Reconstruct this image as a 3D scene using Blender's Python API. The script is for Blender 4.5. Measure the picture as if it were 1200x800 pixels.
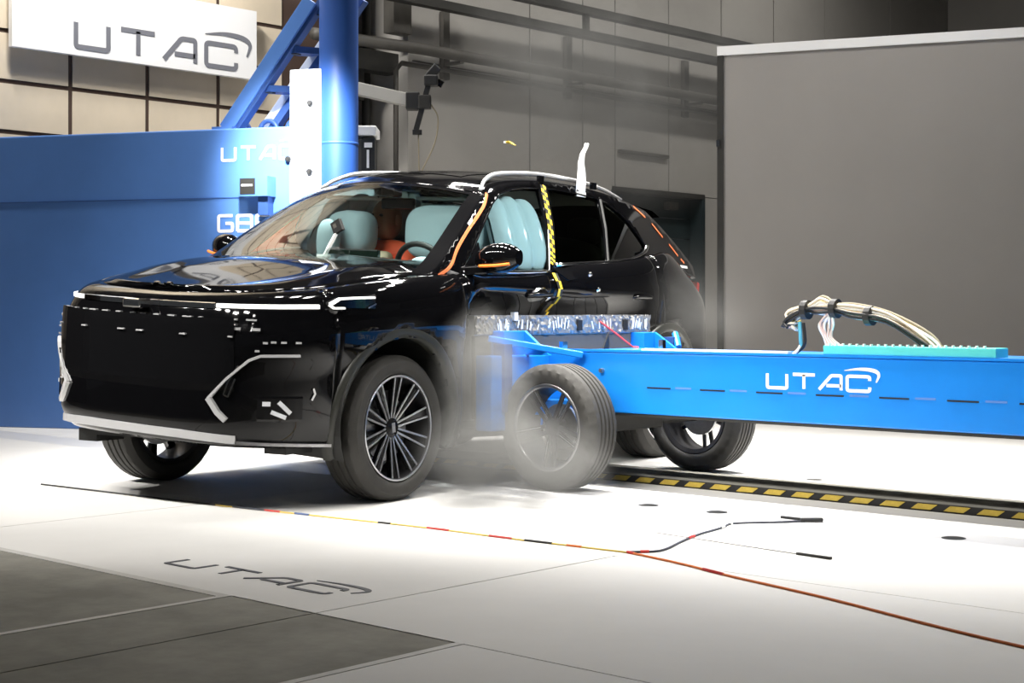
import bpy, bmesh, math, random
from mathutils import Vector, Matrix
R = math.radians
random.seed(7)
scene = bpy.context.scene
for o in list(bpy.data.objects): bpy.data.objects.remove(o, do_unlink=True)
COL = scene.collection

# ------------------------------------------------------------------ camera, world, lights, exposure
CAMH, ROTZ = 0.943, 42.6
cd = bpy.data.cameras.new('camera'); cam = bpy.data.objects.new('camera', cd); COL.objects.link(cam)
cam.location = (0, 0, CAMH); cam.rotation_euler = (R(90), 0, R(ROTZ))
cd.sensor_width = 36.0; cd.lens = 1778 / 1200 * 36.0; cd.shift_y = -37 / 1200
cd.clip_end = 200
scene.camera = cam
vs = scene.view_settings
vs.view_transform = 'Standard'; vs.look = 'None'; vs.gamma = 1.0; vs.use_curve_mapping = False
vs.exposure = 0.0

w = bpy.data.worlds.new('hall_air'); scene.world = w; w.use_nodes = True
bg = w.node_tree.nodes['Background']; bg.inputs[0].default_value = (0.9, 0.95, 1, 1); bg.inputs[1].default_value = 0.035

_c, _s = math.cos(R(ROTZ)), math.sin(R(ROTZ))
def CW(xc, yc):                       # hall coordinates seen along the camera axes -> world
    return (_c * xc - _s * yc, _s * xc + _c * yc)

def area(loc, target, sx, sy, power, spread=180, col=(1, .97, .92)):
    l = bpy.data.lights.new('area_lamp', 'AREA'); l.shape = 'RECTANGLE'; l.size = sx; l.size_y = sy
    l.energy = power; l.spread = R(spread); l.color = col
    o = bpy.data.objects.new('area_lamp', l); COL.objects.link(o); o.location = loc
    d = Vector(target) - Vector(loc); o.rotation_euler = d.to_track_quat('-Z', 'Y').to_euler()
    return o
# ceiling banks of film lamps over the impact point
for i in range(6):
    area((-9.0 + i * 1.0, 5.9, 5.8), (-8.3 + i * .95, 6.75, 0), 0.55, 0.25, 34, 58)
    area((-9.2 + i * 1.15, 9.6, 5.8), (-7.6 + i * .95, 7.4, 0), 0.55, 0.25, 46, 74)
# lamp row ahead of the car, picked up by its nose
for i in range(5):
    area((-9.6 + i * 1.1, .4, 5.2), (-7.2 + i * .3, 4.6, .5), 0.45, 0.2, 13, 45)
# lamp row on the trolley side, aimed at the struck doors
for i in range(4):
    area((-4.3 + i * 1.2, 1.0, 5.2), (-5.4 + i * .9, 6.2, .6), 0.5, 0.22, 7, 34)
for i in range(3):
    area((-1.4, 5.2 + i * 1.2, 4.6), (-5.9, 6.0 + i * .5, 1.1), 0.5, 0.22, 8, 40)
# unseen lamps added to brighten the rear walls and backdrop
for y in (11.0, 14.5, 18.0):
    area((-9.4, y, 6.7), (-12.4, y + .5, 1.5), 1.2, 0.3, 46, 140)
area(CW(3.5, 11.5) + (6.6,), CW(3.6, 15) + (1.5,), 1.2, .3, 58, 120)
area(CW(-3.6, 11.6) + (6.5,), CW(-3.2, 15) + (3.0,), 1.2, .3, 260, 130)
# flood lamp on the hall side aimed at the blue block
def spot(loc, target, power, size, blend, rad=.12):
    l = bpy.data.lights.new('flood_lamp', 'SPOT'); l.energy = power; l.spot_size = R(size); l.spot_blend = blend; l.shadow_soft_size = rad
    o = bpy.data.objects.new('flood_lamp', l); COL.objects.link(o); o.location = loc
    o.rotation_euler = (Vector(target) - Vector(loc)).to_track_quat('-Z', 'Y').to_euler()
    return o
spot(CW(-1.75, 9.6) + (3.3,), CW(-1.60, 11.45) + (2.15,), 2000, 37, 1.0)

# ------------------------------------------------------------------ helpers
def tag(o, label=None, cat=None, group=None, kind=None):
    if label: o['label'] = label
    if cat: o['category'] = cat
    if group: o['group'] = group
    if kind: o['kind'] = kind
    return o
def empty(name, loc=(0, 0, 0), rz=0.0, **k):
    o = bpy.data.objects.new(name, None); COL.objects.link(o); o.location = loc; o.rotation_euler = (0, 0, rz)
    o.empty_display_size = .1
    return tag(o, **k)
def link(name, me, mat=None, parent=None, **k):
    o = bpy.data.objects.new(name, me); COL.objects.link(o)
    if mat is not None and not me.materials: me.materials.append(mat)
    if parent is not None: o.parent = parent
    return tag(o, **k)
class MB:
    """collects geometry for ONE mesh object"""
    def __init__(s): s.v = []; s.f = []; s.tf = None
    def add(s, vs, fs):
        n = len(s.v); s.v += [tuple(map(float, p)) for p in vs]; s.f += [tuple(i + n for i in f) for f in fs]; return s
    def box(s, a, b, m=None):
        x0, y0, z0 = a; x1, y1, z1 = b
        vs = [(x0, y0, z0), (x1, y0, z0), (x1, y1, z0), (x0, y1, z0), (x0, y0, z1), (x1, y0, z1), (x1, y1, z1), (x0, y1, z1)]
        if m is not None: vs = [m @ Vector(p) for p in vs]
        return s.add(vs, [(0, 3, 2, 1), (4, 5, 6, 7), (0, 1, 5, 4), (1, 2, 6, 5), (2, 3, 7, 6), (3, 0, 4, 7)])
    def bar(s, a, b, wx, wz, up=(0, 0, 1)):
        a = Vector(a); b = Vector(b); d = (b - a).normalized(); u = Vector(up)
        if abs(d.dot(u)) > .98: u = Vector((1, 0, 0))
        sd = d.cross(u).normalized(); u = sd.cross(d)
        vs = [p + sd * i * wx / 2 + u * j * wz / 2 for p in (a, b) for i, j in ((-1, -1), (1, -1), (1, 1), (-1, 1))]
        return s.add(vs, [(0, 1, 2, 3), (7, 6, 5, 4), (0, 4, 5, 1), (1, 5, 6, 2), (2, 6, 7, 3), (3, 7, 4, 0)])
    def tube(s, pts, r, n=8, closed=False, cap=True):
        pts = [Vector(p) for p in pts]; m = len(pts); ring = []
        rr = r if isinstance(r, (list, tuple)) else [r] * m
        pu = None
        for i, p in enumerate(pts):
            if closed: d = pts[(i + 1) % m] - pts[i - 1]
            else: d = pts[min(i + 1, m - 1)] - pts[max(i - 1, 0)]
            d.normalize()
            if pu is None:
                u = Vector((0, 0, 1)) if abs(d.z) < .9 else Vector((1, 0, 0))
            else: u = pu
            sd = d.cross(u)
            if sd.length < 1e-6: sd = d.cross(Vector((0, 1, .3)))
            sd.normalize(); u = sd.cross(d).normalized(); pu = u
            ring.append([p + (sd * math.cos(2 * math.pi * k / n) + u * math.sin(2 * math.pi * k / n)) * rr[i] for k in range(n)])
        vs = [q for rg in ring for q in rg]; fs = []
        for i in range(m if closed else m - 1):
            j = (i + 1) % m
            for k in range(n): fs.append((i * n + k, i * n + (k + 1) % n, j * n + (k + 1) % n, j * n + k))
        if cap and not closed:
            fs.append(tuple(range(n - 1, -1, -1))); fs.append(tuple((m - 1) * n + k for k in range(n)))
        return s.add(vs, fs)
    def lathe(s, prof, n=48, axis='Y', closed=False):     # prof: (radius, axial)
        vs = []
        for k in range(n):
            a = 2 * math.pi * k / n
            for r_, h in prof:
                x, z = r_ * math.cos(a), r_ * math.sin(a)
                vs.append((x, h, z) if axis == 'Y' else (x, z, h))
        m = len(prof); fs = []
        for k in range(n):
            k2 = (k + 1) % n
            for i in range(m if closed else m - 1):
                j = (i + 1) % m
                fs.append((k * m + i, k * m + j, k2 * m + j, k2 * m + i))
        return s.add(vs, fs)
    def grid(s, rows):
        n = len(rows[0]); vs = [p for r_ in rows for p in r_]
        return s.add(vs, [(i * n + j, i * n + j + 1, (i + 1) * n + j + 1, (i + 1) * n + j) for i in range(len(rows) - 1) for j in range(n - 1)])
    def build(s, name, mat, parent=None, smooth=False, loc=None, bevel=0, solid=0, fn=None, subsurf=0, auto=None, **k):
        vs = [fn(p) for p in s.v] if fn else s.v
        me = bpy.data.meshes.new(name); me.from_pydata([tuple(p) for p in vs], [], s.f); me.validate(); me.update()
        bm = bmesh.new(); bm.from_mesh(me); bmesh.ops.recalc_face_normals(bm, faces=bm.faces); bm.to_mesh(me); bm.free()
        if smooth: me.polygons.foreach_set('use_smooth', [True] * len(me.polygons))
        if auto: me.set_sharp_from_angle(angle=R(auto))
        o = link(name, me, mat, parent, **k)
        if loc: o.location = loc
        if bevel:
            b = o.modifiers.new('bevel', 'BEVEL'); b.width = bevel; b.segments = 2; b.limit_method = 'ANGLE'
        if solid:
            b = o.modifiers.new('thick', 'SOLIDIFY'); b.thickness = solid; b.offset = -1
        if subsurf:
            b = o.modifiers.new('sub', 'SUBSURF'); b.levels = subsurf; b.render_levels = subsurf
        return o
def spline(pts, n):
    """Catmull-Rom through pts, n samples per span"""
    P = [Vector(p) for p in pts]; out = []
    for i in range(len(P) - 1):
        p0 = P[i - 1] if i else P[0] * 2 - P[1]; p1, p2 = P[i], P[i + 1]
        p3 = P[i + 2] if i + 2 < len(P) else P[-1] * 2 - P[-2]
        for k in range(n):
            t = k / n
            out.append(.5 * ((2 * p1) + (p2 - p0) * t + (2 * p0 - 5 * p1 + 4 * p2 - p3) * t * t + (3 * p1 - p0 - 3 * p2 + p3) * t ** 3))
    out.append(P[-1].copy()); return out
def interp(x, tab):
    if x <= tab[0][0]: return tab[0][1]
    for (a, b), (c, d) in zip(tab, tab[1:]):
        if x <= c: return b + (d - b) * (x - a) / (c - a)
    return tab[-1][1]
def sstep(a, b, x):
    t = max(0, min(1, (x - a) / (b - a))); return t * t * (3 - 2 * t)

# ------------------------------------------------------------------ materials
def mat(name, col, rough=.5, metal=0, spec=.5, coat=0, noise=0, nscale=8, bump=0, bscale=60, emit=None, col2=None, coat_rough=.03):
    m = bpy.data.materials.new(name); m.use_nodes = True; nt = m.node_tree; b = nt.nodes['Principled BSDF']
    b.inputs['Base Color'].default_value = (*col, 1); b.inputs['Roughness'].default_value = rough
    b.inputs['Metallic'].default_value = metal; b.inputs['Specular IOR Level'].default_value = spec
    b.inputs['Coat Weight'].default_value = coat; b.inputs['Coat Roughness'].default_value = coat_rough
    tc = nt.nodes.new('ShaderNodeTexCoord')
    if noise or col2:
        n = nt.nodes.new('ShaderNodeTexNoise'); n.inputs['Scale'].default_value = nscale; n.inputs['Detail'].default_value = 6
        n.inputs['Roughness'].default_value = .65
        nt.links.new(tc.outputs['Object'], n.inputs['Vector'])
        r = nt.nodes.new('ShaderNodeValToRGB'); c2 = col2 or tuple(c * (1 - noise) for c in col)
        r.color_ramp.elements[0].position = .35; r.color_ramp.elements[1].position = .65
        r.color_ramp.elements[0].color = (*c2, 1); r.color_ramp.elements[1].color = (*col, 1)
        nt.links.new(n.outputs[0], r.inputs[0]); nt.links.new(r.outputs[0], b.inputs['Base Color'])
    if bump:
        n = nt.nodes.new('ShaderNodeTexNoise'); n.inputs['Scale'].default_value = bscale; n.inputs['Detail'].default_value = 4
        nt.links.new(tc.outputs['Object'], n.inputs['Vector'])
        bu = nt.nodes.new('ShaderNodeBump'); bu.inputs['Strength'].default_value = bump; bu.inputs['Distance'].default_value = .01
        nt.links.new(n.outputs[0], bu.inputs['Height']); nt.links.new(bu.outputs[0], b.inputs['Normal'])
    if emit:
        b.inputs['Emission Color'].default_value = (*emit[0], 1); b.inputs['Emission Strength'].default_value = emit[1]
    return m
def glass(name, tint, refl=.9, rough=.01):
    m = bpy.data.materials.new(name); m.use_nodes = True; nt = m.node_tree; nt.nodes.clear()
    out = nt.nodes.new('ShaderNodeOutputMaterial'); mx = nt.nodes.new('ShaderNodeMixShader')
    t = nt.nodes.new('ShaderNodeBsdfTransparent'); t.inputs[0].default_value = (*tint, 1)
    g = nt.nodes.new('ShaderNodeBsdfGlossy'); g.inputs[0].default_value = (refl, refl, refl, 1); g.inputs[1].default_value = rough
    fr = nt.nodes.new('ShaderNodeFresnel'); fr.inputs[0].default_value = 1.5
    nt.links.new(fr.outputs[0], mx.inputs[0]); nt.links.new(t.outputs[0], mx.inputs[1]); nt.links.new(g.outputs[0], mx.inputs[2])
    nt.links.new(mx.outputs[0], out.inputs[0]); return m
M = dict(
    floor=mat('white_floor_paint', (.78, .77, .75), .6, spec=.25, noise=.05, nscale=1.6, bump=.03, bscale=30),
    floor_lane=mat('lane_cover_paint', (.70, .70, .71), .4, noise=.05, nscale=2),
    floor_base=mat('floor_joint', (.38, .37, .35), .8, noise=.2),
    floor_grey=mat('worn_grey_plate', (.36, .35, .31), .8, spec=.1, noise=.28, nscale=3.5, bump=.05),
    floor_edge=mat('plate_edge_paint', (.62, .61, .58), .5, noise=.15),
    ink=mat('dark_grey_lettering', (.06, .065, .085), .5, noise=.3, nscale=20),
    wall=mat('grey_wall_panel', (.34, .325, .30), .75, noise=.1, nscale=.9),
    wall_joint=mat('wall_joint', (.12, .115, .105), .9),
    tan=mat('tan_cladding', (.64, .55, .42), .7, noise=.1, nscale=1.5),
    brown=mat('brown_joint', (.06, .035, .025), .8),
    dark=mat('dark_steel', (.022, .021, .018), .6, noise=.3),
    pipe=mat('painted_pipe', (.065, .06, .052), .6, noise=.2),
    teal=mat('teal_door_paint', (.010, .022, .025), .6, noise=.35, nscale=1.2),
    ceiling=mat('ceiling_sheet', (.09, .085, .075), .85, noise=.2),
    screen=mat('grey_screen_cloth', (.30, .285, .27), .85, noise=.07, nscale=.7),
    white=mat('white_paint', (.82, .82, .82), .45),
    signpale=mat('dull_pale_paint', (.36, .35, .32), .6),
    signgrey=mat('sign_grey', (.16, .165, .19), .6),
    blue=mat('gloss_blue_paint', (.010, .235, .78), .30, coat=.3, noise=.06, nscale=3),
    bluew=mat('block_blue_paint', (.10, .24, .62), .38, coat=.2, noise=.1, nscale=1.3),
    bluepil=mat('pillar_blue_paint', (.022, .085, .33), .5, noise=.06, nscale=2),
    bluedk=mat('deep_blue_paint', (.035, .09, .27), .45, noise=.1),
    palep=mat('pale_plate', (.72, .78, .86), .4),
    paint=mat('black_car_paint', (.0025, .0025, .003), .045, spec=.36),
    paintdust=mat('dusty_black_cladding', (.022, .023, .018), .42, noise=.25, nscale=5),
    gloss=mat('gloss_black_plastic', (.004, .004, .0045), .08, spec=.35),
    plastic=mat('matt_black_plastic', (.018, .018, .017), .5),
    rubber=mat('tyre_rubber', (.038, .036, .032), .68, noise=.3, nscale=7, bump=.08, bscale=80),
    bright=mat('bright_trim_glint', (.80, .80, .81), .25, .5),  # trim colour, shared with the nose dashes that mimic lamp reflections
    chrome=mat('chrome', (.85, .85, .86), .12, 1),
    alloy=mat('bright_alloy', (.72, .73, .75), .28, 1),
    darkalloy=mat('dark_alloy', (.06, .06, .065), .35, .7),
    steel=mat('brushed_steel', (.42, .42, .43), .35, 1, noise=.2, nscale=30),
    rail=mat('satin_roof_rail', (.80, .80, .81), .3, .6),
    glass=glass('windscreen_glass', (.80, .90, .88)),
    sideglass=glass('side_glass', (.78, .88, .88)),
    privacy=glass('privacy_glass', (.16, .18, .15)),
    airbag=mat('airbag_fabric', (.44, .57, .62), .8, bump=.1, bscale=40),
    interior=mat('dark_interior', (.03, .03, .03), .7),
    headliner=mat('pale_headliner', (.42, .45, .42), .9),
    seat=mat('seat_leather', (.33, .31, .28), .6, noise=.1),
    drl=mat('daylight_lamp', (.8, .82, .85), .2, emit=((1, .95, .88), .9)),
    lamp=mat('lamp_lens', (.8, .82, .85), .08, 0, coat=1),
    redlens=mat('red_lens', (.55, .03, .02), .15, coat=.5),
    amber=mat('amber_lens', (.9, .25, .05), .2),
    orange=mat('orange_tape', (.85, .20, .06), .5),
    floortape=mat('worn_yellow_tape', (.52, .38, .06), .7, noise=.35, nscale=9),
    yellow=mat('yellow_tape', (.85, .58, .03), .5),
    black=mat('black_tape', (.012, .012, .012), .55),
    paper=mat('white_tape', (.85, .85, .83), .6),
    foil=mat('crumpled_foil', (.24, .235, .22), .42, .3, bump=.5, bscale=45),
    greyplate=mat('grey_backing_plate', (.13, .12, .105), .8, spec=.2, noise=.15, nscale=4),
    honey=mat('honeycomb_aluminium', (.45, .45, .45), .4, .8),
    red=mat('red_cable', (.62, .05, .04), .5),
    orangec=mat('orange_cable', (.78, .20, .05), .5),
    yellowc=mat('yellow_cable', (.75, .55, .12), .5),
    duncable=mat('dun_cable', (.30, .26, .18), .7),
    cream=mat('cream_wire', (.75, .68, .55), .5),
    pinkw=mat('pink_wire', (.75, .55, .50), .5),
    tealw=mat('teal_wire', (.10, .45, .55), .5),
    turq=mat('turquoise_plastic', (.10, .62, .60), .4),
    shirt=mat('orange_red_suit', (.95, .12, .045), .7, bump=.1),
    skin=mat('dummy_vinyl', (.42, .22, .13), .55),
    brace=mat('beige_pad', (.72, .58, .40), .6),
    greenscr=mat('dark_display', (.01, .02, .015), .15, coat=.5),
)

# ------------------------------------------------------------------ lettering
def roundp(pl, r=.12, n=4):
    out = [Vector(pl[0])]
    for a, b, c in zip(pl, pl[1:], pl[2:]):
        a, b, c = Vector(a), Vector(b), Vector(c); d1 = (a - b); d2 = (c - b)
        q = min(r, d1.length / 2, d2.length / 2); p1 = b + d1.normalized() * q; p2 = b + d2.normalized() * q
        for k in range(n + 1):
            t = k / n; out.append(p1 * (1 - t) ** 2 + b * 2 * t * (1 - t) + p2 * t * t)
    out.append(Vector(pl[-1])); return out
GLY = {'U': (1.15, [roundp([(0, 1), (0, 0), (1.05, 0), (1.05, 1)])]),
       'T': (1.15, [[(0, 1), (1.15, 1)], [(.58, 1), (.58, 0)]]),
       'A': (1.2, [roundp([(0, 0), (.62, 1), (1.12, 1), (1.12, 0)], .1), [(.38, .30), (1.12, .30)]]),
       'C': (1.2, [roundp([(1.12, .72), (1.12, 1), (0, 1), (0, 0), (1.12, 0), (1.12, .28)], .14)]),
       'G': (1.1, [roundp([(1, 1), (0, 1), (0, 0), (1, 0), (1, .5), (.5, .5)])]),
       'B': (1.1, [roundp([(0, 0), (0, 1), (1, 1), (1, 0), (0, 0)], .1), [(0, .5), (1, .5)]]),
       'F': (1.1, [roundp([(1, 1), (0, 1), (0, 0)]), [(0, .5), (.9, .5)]]),
       'E': (1.1, [roundp([(1, 1), (0, 1), (0, 0), (1, 0)]), [(0, .5), (.9, .5)]]),
       'V': (1.1, [[(0, 1), (.52, 0), (1.05, 1)]])}
def stroke(mb, pl, wd, th, fn):
    pts = [Vector((p[0], p[1])) for p in pl]; L = []; Rr = []
    wl = wd if isinstance(wd, list) else [wd] * len(pts)
    for i, p in enumerate(pts):
        d0 = (pts[i] - pts[i - 1]).normalized() if i else None
        d1 = (pts[i + 1] - pts[i]).normalized() if i + 1 < len(pts) else None
        d = ((d0 or d1) + (d1 or d0)).normalized(); n = Vector((-d.y, d.x))
        k = 1 / max(.45, n.dot(Vector((-(d1 or d0).y, (d1 or d0).x))))
        L.append(p + n * wl[i] / 2 * k); Rr.append(p - n * wl[i] / 2 * k)
    m = len(pts); vs = [fn(q.x, q.y, 0) for q in L] + [fn(q.x, q.y, 0) for q in Rr] + [fn(q.x, q.y, th) for q in L] + [fn(q.x, q.y, th) for q in Rr]
    fs = []
    for i in range(m - 1):
        fs += [(2 * m + i, 2 * m + i + 1, 3 * m + i + 1, 3 * m + i), (i, m + i, m + i + 1, i + 1), (i, i + 1, 2 * m + i + 1, 2 * m + i), (m + i, 3 * m + i, 3 * m + i + 1, m + i + 1)]
    fs += [(0, 2 * m, 3 * m, m), (m - 1, 2 * m - 1, 4 * m - 1, 3 * m - 1)]
    mb.add(vs, fs)
def lettering(txt, fn, h, wd, th, m, parent, swoosh=False, gap=.32, name='lettering', sx=1.0):
    x = 0; lab = []
    for ch in txt:
        adv, pls = GLY[ch]; mb = MB()
        for pl in pls: stroke(mb, [((x + p[0]) * h * sx, p[1] * h) for p in pl], wd * h, th, fn)
        mb.build('letter', m, parent); x += adv + gap
    if swoosh:
        mb = MB(); pl = spline([(x - 1.55, 1.38), (x - .8, 1.50), (x - .12, 1.42), (x + .14, 1.14), (x + .02, .62)], 6)
        n = len(pl); stroke(mb, [(p.x * h * sx, p.y * h) for p in pl], [wd * h * (.12 + 1.0 * math.sin(math.pi * min(1, i / (n - 1) * .9 + .02)) ** 1.0) for i in range(n)], th, fn)
        mb.build('swoosh_mark', m, parent)


# ------------------------------------------------------------------ the hall: floor, walls, ceiling
floor = MB().box((-16, -6, -.25), (8, 24, -.014)).build('floor', M['floor_base'], label='white painted concrete test hall floor', kind='structure')
# plates, seams follow the hall axes
def plate(x0, x1, y0, y1, m, name='floor_plate', z=0.0, g=.006, **k):
    return MB().box((x0 + g, y0 + g, -.02), (x1 - g, y1 - g, z)).build(name, m, floor, **k)
xs = [-16, -11.2, -8.6, -6.1, -3.646, -1.2, 1.2, 8]
for a, b in zip(xs, xs[1:]):
    plate(a, b, 3.06, 4.55, M['floor'], g=.0035); plate(a, b, 6.72 + .26, 9.6, M['floor'], g=.0012); plate(a, b, 9.6, 24, M['floor'], g=.002)
    plate(a, b, 4.55, 5.68, M['floor'], g=.0012); plate(a, b, 5.68, 6.02, M['floor_lane'], g=.0012); plate(a, b, 6.02, 6.55, M['floor'], g=.0012)
plate(-3.0, 8, -6, 3.06, M['floor'], g=.003)
for a, b in [(-16, -6.1), (-6.1, -4.1), (-4.07, -3.646), (-3.646, -3.03)]:
    plate(a, b, -6, 3.02 if b < -3.7 and a < -4.08 else 3.055, M['floor_grey'], 'worn_plate', g=.004)
plate(-4.10, -4.07, -6, 3.06, M['floor_edge'], 'plate_rim', .001, 0); plate(-3.03, -3.0, -6, 3.06, M['floor_edge'], 'plate_rim', .001, 0)
plate(-16, -4.10, 3.02, 3.06, M['floor_edge'], 'plate_rim', .001, 0)
# tow track running under the trolley, edged in hazard tape
plate(-16, 8, 6.575, 6.98, M['floor_grey'], 'track_bed', .034, 0)
plate(-16, 8, 6.565, 6.575, M['black'], 'track_edge', .036, 0)
me = None
for i in range(60):
    x = -10.4 + i * .165
    if x > .4: break
    if me is None:
        mb = MB(); mb.add([(0, 6.560, .006), (.10, 6.560, .006), (.135, 6.560, .032), (.035, 6.560, .032), (0, 6.566, .006), (.10, 6.566, .006), (.135, 6.566, .032), (.035, 6.566, .032)],
                          [(3, 2, 1, 0), (4, 5, 6, 7), (0, 1, 5, 4), (1, 2, 6, 5), (2, 3, 7, 6), (3, 0, 4, 7)])
        o = mb.build('hazard_stripe', M['floortape'], floor); me = o.data
    else: o = link('hazard_stripe', me, None, floor)
    o.location = (x, 0, 0)
for x, y in ((-4.471, 5.836), (-4.085, 5.854), (-4.465, 7.34), (-2.9, 5.85)):
    MB().lathe([(0, .0015), (.045, .0015), (.05, 0)], 20, 'Z').build('floor_socket', M['dark'], floor, loc=(x, y, .001))
# dark lettering painted on the floor: reads along +X, tops towards +Y
lettering('UTAC', lambda x, y, z: (-4.775 + x, 3.285 + y, .0005 + z), .105, .20, .0015, M['ink'], floor, True, gap=.24, sx=1.62)

WX = -12.0
wall = MB().box((WX - .3, 11.42, 0), (WX - .02, 14.93, 7)).box((WX - .3, 16.9, 0), (WX - .02, 24, 7)).box((WX - .3, 14.93, 2.46), (WX - .02, 16.9, 7)).build('wall_back', M['wall_joint'], label='grey panelled back wall of the hall', kind='structure')
js = [11.43, 13.363, 14.338, 14.975, 16.1, 17.3, 18.6, 20, 22, 24]
for a, b in zip(js, js[1:]):
    for z0, z1 in ((0, 3.66), (3.66, 4.6), (4.6, 7)):
        if z0 == 0 and 14.9 < a < 16.9:
            aa, bb = max(a, 14.94), min(b, 16.89)
            MB().box((WX - .05, a + .012, 2.47), (WX + random.uniform(-.004, .004), b - .012, z1 - .008)).build('wall_panel', M['wall'], wall)
            if b > 16.89: MB().box((WX - .05, 16.9, 0), (WX, b - .012, 2.46)).build('wall_panel', M['wall'], wall)
            continue
        MB().box((WX - .05, a + .012, z0 + .008), (WX + random.uniform(-.004, .004), b - .012, z1 - .008)).build('wall_panel', M['wall'], wall)
# end face of that wall where the recess starts
MB().box((WX - .9, 11.38, 0), (WX, 11.44, 7)).build('wall_return', M['wall'], wall)
MB().box((WX - .95, 10.2, 0), (WX - .9, 11.42, 7)).build('wall_recess', M['pipe'], label='dark recess in the back wall beside the blue pillar', kind='structure')  # back of the recess takes the dark pipe colour
# tan cladding on the left
walll = MB().box((WX - .3, 0, 0), (WX - .012, 10.3, 7)).build('wall_left', M['brown'], label='tan clad wall with dark joints', kind='structure')
me = None
for i in range(8):
    for j in range(15):
        if me is None:
            o = MB().box((-.03, .022, .02), (0, .778, .413)).build('cladding_panel', M['tan'], walll); me = o.data
        else: o = link('cladding_panel', me, None, walll)
        o.location = (WX, 3.26 + i * .8 + .0, 2.905 - .433 * 6 + j * .433)
# door opening and its dark leaf
d1 = empty('door_1', (WX, 15.9, 0), label='dark teal roller door in the back wall', kind='structure')
for k in range(9):
    MB().box((-.26, -.95, k * .272), (-.20 + .004 * (k % 2), .95, k * .272 + .262)).build('door_slat', M['teal'], d1)
MB().box((-.30, -.99, 2.44), (.02, .99, 2.50)).build('door_lintel', M['dark'], d1)
for s in (-1, 1): MB().box((-.30, s * .97 - .03, 0), (.015, s * .97 + .03, 2.46)).build('door_jamb', M['teal'], d1)
MB().box((-.20, .35, 2.28), (-.10, .55, 2.38)).build('door_lamp', M['pipe'], d1)
wr = MB().box((-16, 24, 0), (8, 24.2, 7)).build('wall_right', M['wall'], label='grey far end wall of the hall', kind='structure')
ce = MB().box((-16, -6, 6.9), (8, 24, 7.05)).build('ceiling', M['ceiling'], label='dark sheet ceiling of the hall', kind='structure')

# pipes and ducts on the back wall
t = empty('pipe_run', (WX + .012, 11, 0), label='thick dark pipe along the back wall with hanging brackets', cat='pipe')
MB().tube([(.28, -1.2, 3.70), (.28, .3, 3.735), (.28, 12, 3.74)], .062, 10).build('pipe', M['pipe'], t, smooth=True)
for y in (.9, 3.0, 5.4, 8.5):
    MB().box((0, y - .05, 3.5), (.06, y + .05, 4.25)).build('bracket', M['pipe'], t); MB().box((0, y - .03, 3.65), (.3, y + .03, 3.68)).build('bracket_arm', M['pipe'], t)
t = empty('conduit', (WX, 11, 0), label='thin conduit running below the thick pipe on the back wall', cat='pipe')
MB().tube([(.13, .08, 2.4), (.13, .08, 3.5), (.13, .16, 3.585), (.13, 12, 3.59)], .028, 8).build('conduit_tube', M['pipe'], t, smooth=True)
t = empty('upper_girder', (WX, 11, 0), label='dark steel girder high on the back wall above the pipes', cat='girder')
for z in (4.18, 4.46): MB().bar((.5, -1.5, z), (.5, 13, z + .05), .12, .09).build('chord', M['dark'], t)
for k in range(4): MB().bar((.5, -1.2 + k * 4, 4.2), (.5, -1.2 + k * 4, 4.5), .08, .05).build('web_bar', M['dark'], t)
MB().box((0, .02, 3.9), (.16, .28, 5)).build('hanger', M['pipe'], t)
for n_, y, r, lb in (('standpipe', 10.86, .05, 'dark vertical standpipe in the recess nearest the blue pillar'), ('standpipe', 11.03, .038, 'dark vertical standpipe in the middle of the recess'), ('standpipe', 11.22, .05, 'dark vertical standpipe beside the light wall edge')):
    t = empty(n_, (WX - .5, y - .0, 0), label=lb, cat='pipe', group='standpipes in the recess')
    MB().tube([(0, 0, 0), (0, 0, 5.5)], r, 10).build('pipe', M['dark'], t, smooth=True)
    for z in (1, 2.4, 3.8): MB().box((-.395, -.02, z), (0, .02, z + .05)).build('clamp', M['pipe'], t)
t = empty('crossbeam', (WX - .35, 10.9, 0), label='dark horizontal beam across the recess at pipe height', cat='beam')
MB().box((0, -.6, 3.52), (.2, .5, 3.74)).build('beam', M['dark'], t); MB().box((.0, -.1, 3.2), (.12, .05, 3.6)).build('stub', M['dark'], t)
t = empty('wall_bar', (WX, 15, 0), label='short dark horizontal bar fixed to the wall above the teal door', cat='bar')
MB().box((0, .02, 2.93), (.05, 1.05, 2.97)).build('bar', M['pipe'], t); MB().box((-.01, .1, 2.94), (.02, .14, 2.96)).build('stud', M['pipe'], t)

# big grey backdrop screen on the right
px, py = CW(2.067, 15.0)
ang = math.atan2(*(reversed((CW(.934, -.358)))))
t = empty('backdrop_screen', (px, py, 0), ang, label='tall grey backdrop screen with a pale top rail behind the trolley', cat='screen')
MB().box((.03, -.02, 0), (6, .02, 3.47)).build('screen_cloth', M['screen'], t)
MB().box((-.03, -.045, 3.45), (6, .045, 3.54)).build('top_rail', M['white'], t)
MB().box((-.03, -.04, 0), (.03, .04, 3.46)).build('edge_post', M['dark'], t)
MB().box((-.035, -.06, 2.55), (.0, -.02, 2.62)).build('clip', M['chrome'], t)
for x in (1.5, 4.5): MB().box((x, -.3, 0), (x + .08, .6, .06)).build('foot', M['dark'], t)

# white sign with the end of the logo on the tan wall (runs on to the left)
t = empty('hall_sign', (WX + .12, 9.23, 0), label='white hall sign with grey block letters and swoosh', cat='sign')
MB().box((-.06, -2.6, 3.19), (0, 0, 3.86)).build('sign_board', M['white'], t)
for y in (-2.2, -.4): MB().box((-.12, y, 3.3), (-.06, y + .05, 3.7)).build('sign_bracket', M['dark'], t)
lettering('UTAC', lambda x, y, z: (.001 + z, -1.99 + x, 3.265 + y), .215, .21, .003, M['signgrey'], t, True, gap=.32, sx=1.45)

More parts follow.
